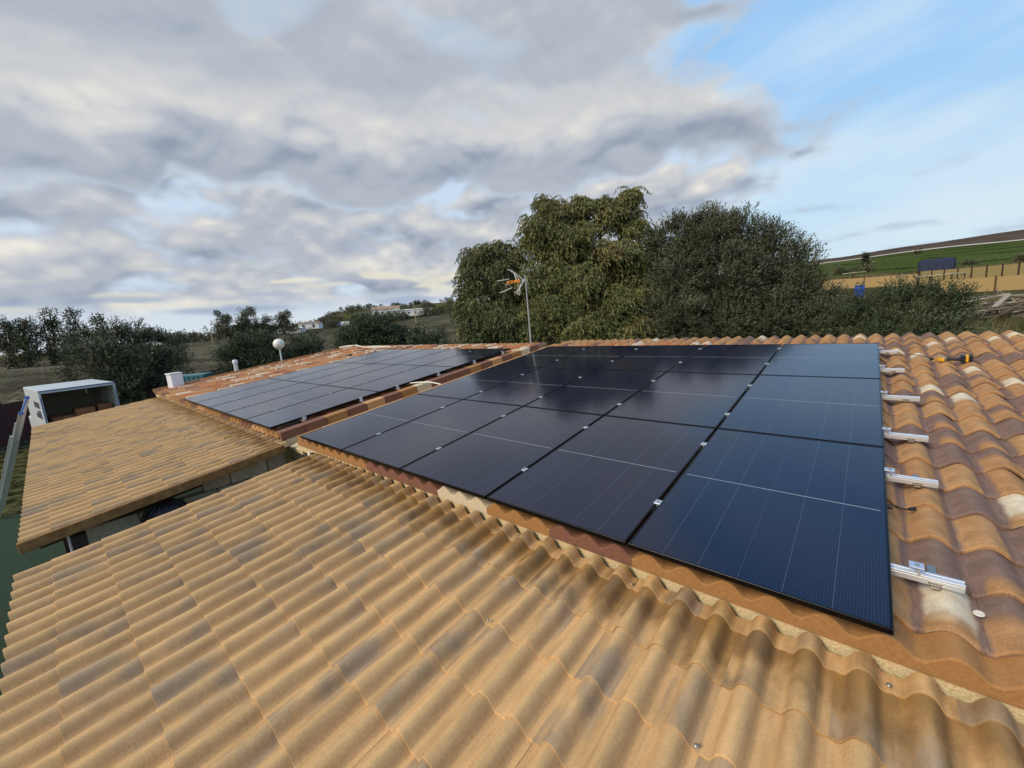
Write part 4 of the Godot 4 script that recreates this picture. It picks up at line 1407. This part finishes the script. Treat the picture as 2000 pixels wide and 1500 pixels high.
	tree("olive_bush", "wide grey-green bush behind the tiles between wild olive and wood pile", polar(43.0, 15.5), [
		[1640, 628, 15.5, 46, 40], [1690, 608, 15.5, 44, 46], [1745, 603, 15.4, 44, 46], [1795, 597, 15.3, 42, 46], [1845, 598, 15.2, 42, 44], [1880, 618, 15.2, 34, 40], [1700, 645, 14.8, 52, 30], [1790, 645, 14.8, 56, 32], [1860, 645, 14.8, 48, 30]], make_spike, 0.8, 150.0, bush, 1004, 0.12, "", 0.8, "bush")
	tree("olive_tree", "large rounded olive tree beyond the truck and far pergola", polar(-42.5, 33.0), [
		[165, 676, 33.0, 36, 28], [215, 662, 33.0, 42, 32], [268, 664, 33.0, 42, 32], [322, 680, 33.0, 34, 28], [150, 705, 32.0, 40, 40], [210, 720, 31.5, 56, 46], [280, 720, 31.5, 56, 48], [340, 722, 31.5, 40, 40], [255, 765, 31.0, 60, 36]], make_spike, 1.6, 20.0, olive, 1005, 0.35)
	var far_green := [Color(0.084, 0.094, 0.048), Color(0.102, 0.096, 0.052), Color(0.068, 0.080, 0.040), Color(0.118, 0.092, 0.058)]
	var k2 := 0
	for s in [[15, 660, 24, 40, "leftmost of the field trees, beside the maroon fence line"], [52, 650, 26, 44, "second of the tall field trees from the maroon fence, leafy top"], [100, 645, 26, 40, "broad field tree in the middle of the far row"], [150, 648, 24, 38, "thin reddish field tree in the far row"], [190, 655, 22, 34, "last field tree of the far row, touching the olive tree"]]:
		var foot := polar(rad_to_deg(atan2(ray(s[0], 700).dot(RGT), ray(s[0], 700).dot(FWD))), 112.0)
		tree("field_tree", s[4], foot, [[s[0], s[1] - 20, 112.0, s[2] * 0.75, s[3] * 0.55], [s[0] - 12, s[1] + 2, 112.0, s[2] * 0.85, s[3] * 0.55], [s[0] + 12, s[1] + 8, 111.0, s[2] * 0.85, s[3] * 0.6], [s[0], s[1] + 30, 110.0, s[2] * 1.1, s[3] * 0.6], [s[0] + 12, s[1] + 44, 109.0, s[2], s[3] * 0.45]], make_round, 2.0, 0.85, far_green, 1100 + k2, 0.5, "tall trees along the far field")
		k2 += 1
	for s in [[437, 622, 24, 18, "spreading tree at the near end of the far clump"], [482, 620, 26, 24, "tallest tree with bare twigs in the far clump"], [520, 628, 18, 18, "narrow tree between two crowns in the far clump"], [553, 622, 24, 18, "rounded tree at the far end of the clump by the white shed"]]:
		var foot := polar(rad_to_deg(atan2(ray(s[0], 650).dot(RGT), ray(s[0], 650).dot(FWD))), 175.0)
		tree("clump_tree", s[4], foot, [[s[0], s[1], 175.0, s[2], s[3] * 0.8], [s[0] - 10, s[1] + 12, 175.0, s[2] * 0.7, s[3] * 0.6], [s[0] + 8, s[1] + 20, 174.0, s[2], s[3] * 0.7]], make_round, 2.2, 0.36, far_green, 1150 + k2, 0.5, "clump of trees across the field")
		k2 += 1
	for s in [[470, 690, 40, 28, 27.0, "low wide shrub just left of the globe lamp"], [520, 682, 42, 28, 27.0, "dark shrub rising directly behind the globe lamp"], [600, 678, 34, 22, 27.0, "small shrub right of the globe lamp"], [725, 650, 58, 34, 27.0, "big dark round bush above the far roof cable"], [690, 668, 34, 22, 26.5, "lower flank bush beside the big round bush"], [780, 664, 28, 20, 26.5, "small bush at the gum-tree side of the big round bush"], [840, 660, 36, 16, 25.0, "thin low shrub under the left gum tree"]]:
		var az := rad_to_deg(atan2(ray(s[0], s[1]).dot(RGT), ray(s[0], s[1]).dot(FWD)))
		tree("yard_shrub", s[5], polar(az, s[4]), [[s[0], s[1], s[4], s[2], s[3]], [s[0] - s[2] * 0.35, s[1] + 18, s[4] - 0.4, s[2] * 0.8, s[3]], [s[0] + s[2] * 0.35, s[1] + 18, s[4] - 0.4, s[2] * 0.8, s[3]]], make_spike, 1.3, 36.0, bush, 1200 + k2, 0.10, "shrubs behind the far roof", 0.8, "shrub")
		k2 += 1
	# far woodland on the left slopes: one mass
	var lobes := []
	for k in 260:
		var az := rng.randf_range(-40.0, -5.0)
		var r := rng.randf_range(190.0, 420.0) if k < 130 else rng.randf_range(560.0, 700.0)
		if k < 130 and az < -27.0: r = rng.randf_range(170.0, 240.0)
		if k >= 130 and az < -25.0: continue
		if k >= 130 and rng.randf() < 0.5: r = 690.0
		var p := polar(az, r)
		var s := rng.randf_range(1.6, 3.4) * (1.0 if r < 300.0 else 1.5)
		lobes.append([p + Vector3(0, s * 0.6, 0), Vector3(s * 1.4, s, s * 1.4)])
	var wl := part("woodland", crown_mesh(lobes, 0.05, make_round, 3.4, far_green, 1300), self)
	tag(wl, "dark scrub and trees covering the far left hillside", "woodland", "", "stuff")
	# right hillside shrubs
	for s in [[1640, 530, 24, 12, 105.0, "dark scrub patch beside the reed fence, near the tree edge"], [1685, 526, 26, 13, 108.0, "dark scrub patch at the foot of the cypress"], [1790, 495, 10, 6, 240.0, "lone dark bush on the green field edge"], [1890, 518, 18, 7, 105.0, "low shrub beside the blue tarpaulin stack"], [1830, 494, 6, 3, 270.0, "tiny bush next to the pale road"], [1995, 510, 10, 10, 100.0, "shrub at the far end of the reed fence"]]:
		var az := rad_to_deg(atan2(ray(s[0], s[1]).dot(RGT), ray(s[0], s[1]).dot(FWD)))
		tree("hill_shrub", s[5], polar(az, s[4]), [[s[0], s[1], s[4], s[2], s[3]], [s[0] + s[2] * 0.4, s[1] + 2, s[4], s[2] * 0.6, s[3] * 0.8]], make_round, 1.6 if s[4] < 150.0 else 2.2, 0.5, far_green, 1400 + k2, 0.15, "shrubs on the right hillside", 0.8, "shrub")
		k2 += 1
	tree("cypress_tree", "slim dark cypress standing on the green hillside", polar(41.0, 125.0), [[1690.5, 499, 125.0, 4.5, 8], [1690.5, 508, 125.0, 5.5, 9], [1690.5, 517, 125.0, 6, 9]], make_round, 1.3, 3.0, [Color(0.04, 0.045, 0.025)], 1501, 0.2)

	# ---- right-hand plot: fences, stack, barrel, wood pile, grass
	var reed := world_mat(speckle(rgb(150, 124, 80), rgb(174, 148, 100), 0.15, 110, 256, 0.10), 0.8)
	var rpost := flat(rgb(92, 68, 44), 0.9)
	reed_fence("reed_fence", "tan reed fence with thin wide-set posts behind the bush", [polar(37.5, 80.0), polar(41.0, 79.0), polar(45.0, 78.0)], 1.45, 4.2, reed, rpost, "reed fences")
	reed_fence("reed_fence", "tan reed fence with dark close-set posts below the blue stack", [polar(45.1, 77.0), polar(48.5, 75.0), polar(54.0, 74.0)], 1.75, 1.2, world_mat(speckle(rgb(128, 112, 72), rgb(150, 132, 88), 0.15, 113, 256, 0.12), 0.8), flat(rgb(50, 34, 26), 0.9), "reed fences")
	reed_fence("reed_fence", "plain tan reed fence running behind the wood pile", [polar(46.5, 61.0), polar(50.0, 60.0), polar(56.0, 60.0)], 1.35, 3.6, reed, rpost, "reed fences")
	var bp := polar(46.2, 96.0)
	var tarp := thing("tarpaulin_stack", "long stack covered with a dark blue tarpaulin beyond the reed fence", "stack", bp)
	tarp.rotation.y = atan2(-(CAM.x - bp.x), -(CAM.z - bp.z)) + PI
	var tm := MB.new()
	tm.box(Vector3(0, 0.9, 0), Vector3(2.1, 1.0, 1.1), Basis.IDENTITY, 0.25)
	part("tarpaulin", tm.build(world_mat(speckle(rgb(18, 26, 52), rgb(36, 48, 84), 0.10, 111), 0.5, 0.45)), tarp)
	for k in 5:
		var fold := MB.new()
		fold.tube([Vector3(-1.6 + k * 0.8, 0.0, 1.11), Vector3(-1.65 + k * 0.8, 1.0, 1.12), Vector3(-1.6 + k * 0.8, 1.75, 1.0)], [0.05, 0.04, 0.03], 5)
		part("fold", fold.build(flat(rgb(24, 34, 64), 0.5)), tarp)
	var dr := at(1679, 562, 42.0)
	var drum := thing("plastic_drum", "bright blue plastic drum showing above the olive bush", "drum", Vector3(dr.x, dr.y - 0.75, dr.z))
	var dmb := MB.new()
	dmb.lathe(Vector3.ZERO, [[0.0, 0.0], [0.29, 0.0], [0.30, 0.05], [0.30, 0.28], [0.315, 0.30], [0.30, 0.32], [0.30, 0.60], [0.315, 0.62], [0.30, 0.64], [0.29, 0.90], [0.0, 0.91]], 20)
	part("body", dmb.build(flat(rgb(30, 70, 160), 0.4)), drum)
	dmb = MB.new()
	dmb.lathe(Vector3(0, 0.9, 0), [[0.305, -0.03], [0.31, 0.0], [0.305, 0.03], [0.0, 0.035]], 20)
	part("lid", dmb.build(flat(rgb(26, 60, 140), 0.4)), drum)
	var dt := MB.new()
	dt.tube([Vector3(0, 0.02, 0), Vector3(0, dr.y - 0.75 - terrain_y(dr.x, dr.z), 0) * -1.0], [0.25, 0.25], 10)
	part("stand", dt.build(rpost), drum)
	for s in [[1668, 533, 90.0, 2.6, "flat pale sheet on thin legs in the scrub beside the cypress"], [1836, 537, 72.0, 4.2, "pale flat shelter roof in front of the reed fence"]]:
		var sp := at(s[0], s[1], s[2])
		var sh := thing("open_shelter", s[4], "shelter", Vector3(sp.x, terrain_y(sp.x, sp.z), sp.z))
		sh.rotation.y = deg_to_rad(-48.0) + PI
		var hh: float = sp.y - sh.position.y
		part("roof_sheet", bevel_box(Vector3(s[3] * 0.5, 0.05, 0.9), flat(rgb(186, 176, 158), 0.8), 0.01), sh, Vector3(0, hh, 0))
		for q in [[-1, -1], [1, -1], [1, 1], [-1, 1]]:
			part("leg", bevel_box(Vector3(0.05, hh * 0.5, 0.05), rpost, 0.01), sh, Vector3(q[0] * (s[3] * 0.5 - 0.15), hh * 0.5, q[1] * 0.8))
	# wood pile
	var wp := polar(51.5, 24.0)
	wp.y -= 0.1
	var pile := thing("wood_pile", "heap of grey planks and tangled dead branches by the reed fence", "wood pile", wp)
	var g := RandomNumberGenerator.new()
	g.seed = 5150
	var gwood := []
	for c in [rgb(126, 114, 100), rgb(150, 138, 122), rgb(96, 80, 66), rgb(176, 166, 150)]: gwood.append(flat(c, 0.9))
	for k in 26:
		var o := RGT * g.randf_range(-1.7, 0.4) + FWD * g.randf_range(-0.9, 0.9) + Vector3(0, g.randf_range(0.45, 1.15), 0)
		var bs := Basis(Vector3.UP, atan2(RGT.x, RGT.z) + PI / 2 + g.randfn() * 0.25) * Basis(Vector3.FORWARD, g.randf_range(-0.1, 0.45))
		var b := MB.new()
		b.box(o, Vector3(g.randf_range(0.6, 1.2), 0.018, g.randf_range(0.04, 0.09)), bs, 0.004)
		part("plank", b.build(gwood[g.randi() % 4]), pile)
	for k in 150:
		var o := RGT * g.randf_range(-1.6, 3.2) + FWD * g.randf_range(-1.0, 1.0)
		o.y = g.randf_range(0.0, 0.95) * (1.0 - absf(o.dot(FWD)) * 0.3)
		var path := [o]
		var d := Vector3(g.randfn(), g.randfn() * 0.4, g.randfn()).normalized()
		for j in 5:
			d = (d + Vector3(g.randfn(), g.randfn() * 0.7, g.randfn()) * 0.35).normalized()
			path.append(path[-1] + d * g.randf_range(0.12, 0.28))
		var b := MB.new()
		var rr := g.randf_range(0.008, 0.035)
		b.tube(path, [rr, rr * 0.9, rr * 0.8, rr * 0.6, rr * 0.4, rr * 0.2], 5, false)
		part("branch", b.build(gwood[g.randi() % 3]), pile)
	# grass on the right bank
	var gb := MB.new()
	for k in 40:
		var a := g.randf() * TAU
		var o := Vector3(g.randfn() * 0.12, 0, g.randfn() * 0.12)
		var t0 := g.randf_range(0.7, 1.2)
		gb.col = Color(t0, t0, t0 * 0.9)
		var hgt := g.randf_range(0.2, 0.55)
		var sd := Vector3(cos(a), 0, sin(a))
		gb.tri(o - sd * 0.008, o + sd * 0.008, o + Vector3(g.randfn() * 0.12, hgt, g.randfn() * 0.12))
	var blades := []
	for q in 5:
		var tone := Color(0.085, 0.092, 0.04).lerp(Color(0.22, 0.19, 0.11), q / 4.0)
		var g2 := MB.new()
		g2.v = gb.v.duplicate(); g2.n = gb.n.duplicate(); g2.u = gb.u.duplicate(); g2.i = gb.i.duplicate()
		for cc in gb.c: g2.c.append(cc * tone)
		blades.append(g2.build(leaf_mat))
	var gs := SurfaceTool.new()
	gs.begin(Mesh.PRIMITIVE_TRIANGLES)
	gs.set_material(leaf_mat)
	for k in 3800:
		var p := polar(g.randf_range(30.0, 62.0), g.randf_range(11.5, 42.0))
		gs.append_from(blades[g.randi() % 5], 0, Transform3D(Basis(Vector3.UP, g.randf() * TAU).scaled(Vector3.ONE * g.randf_range(0.6, 1.3)), p))
	var grass := part("grass", gs.commit(), self)
	tag(grass, "rough dry and green grass on the bank behind the bare tiles", "grass", "", "stuff")
	# bird
	var bo := at(1613.5, 477, 40.0)
	var bird := thing("bird", "small dark bird flying beside the wild olive tree", "bird", bo)
	var bb := MB.new()
	bb.tube([RGT * -0.13, RGT * -0.06, RGT * 0.03, RGT * 0.11], [0.008, 0.035, 0.04, 0.012], 7)
	part("body", bb.build(black), bird)
	for s in [-1.0, 1.0]:
		bb = MB.new()
		bb.tri(RGT * -0.05, RGT * 0.04, Vector3(0, 0.17, 0) - FWD * 0.10 * s + RGT * -0.04)
		bb.tri(RGT * 0.04, RGT * -0.05, Vector3(0, 0.168, 0) - FWD * 0.10 * s + RGT * -0.04)
		part("wing", bb.build(black), bird)
	# ---- far farm on the left
	var fw := flat(rgb(226, 224, 218), 0.8)
	var fr := flat(rgb(148, 124, 104), 0.9)
	var fdark := flat(rgb(60, 62, 70), 0.6)
	var face_turn := atan2(-FWD.x, -FWD.z)
	for s in [[755, 612, 230.0, 14.0, 3.4, 1.6, 4, "white farmhouse with a wide tan roof across the field"], [722, 617, 232.0, 10.0, 2.6, 0.8, 3, "low white outbuilding before the tan-roofed farmhouse"], [800, 613, 228.0, 16.0, 3.4, 0.4, 5, "long flat white farm wing joined beyond the farmhouse"], [833, 610, 229.0, 6.0, 3.2, 0.5, 2, "small white cube house at the wing's end"], [566, 645, 185.0, 10.0, 1.8, 0.3, 0, "long low white shed by the tree clump"], [607, 637, 195.0, 8.0, 2.6, 0.5, 2, "white shed with slanting end by the field track"]]:
		var o := at(s[0], s[1], s[2])
		var ty := terrain_y(o.x, o.z)
		farm_block("farm_building", s[7], Vector3(o.x, maxf(ty, o.y - 1.0), o.z), Vector3(s[3], s[4], 6.0), face_turn + 0.15, fw, fr if s[5] > 0.45 else fw, fdark, s[5], s[6])
	var vo := at(676, 633, 200.0)
	var van := thing("parked_van", "small white and blue van parked in the far scrub", "van", Vector3(vo.x, maxf(terrain_y(vo.x, vo.z), vo.y - 1.0), vo.z))
	van.rotation.y = face_turn + 0.1
	part("body", bevel_box(Vector3(2.4, 0.9, 0.95), fw, 0.2), van, Vector3(0.3, 1.2, 0))
	part("cab", bevel_box(Vector3(0.8, 0.65, 0.9), blue, 0.2), van, Vector3(-2.6, 0.95, 0))
	for x in [-2.2, 1.6]:
		var wb := MB.new()
		wb.lathe(Vector3(x, 0.38, 0.9), [[0.0, -0.1], [0.38, -0.1], [0.38, 0.1], [0.0, 0.1]], 12, Basis(Vector3.RIGHT, PI / 2))
		part("wheel", wb.build(black), van)
	var pole_mat := flat(rgb(168, 150, 112), 0.9)
	for s in [[415.5, 669, 411, 641, 148.0, "wooden pole at the near end of the far tree clump"], [579.5, 646, 576, 626, 180.0, "wooden pole beside the long white shed"], [813.5, 634, 809, 596, 150.0, "tall wooden pole in front of the white farm wing"], [686, 632, 683, 616, 205.0, "short wooden pole next to the white and blue van"]]:
		wood_pole(at(s[0], s[1], s[4]) , at(s[2], s[3], s[4]), s[5], pole_mat, flat(rgb(120, 118, 110), 0.8))
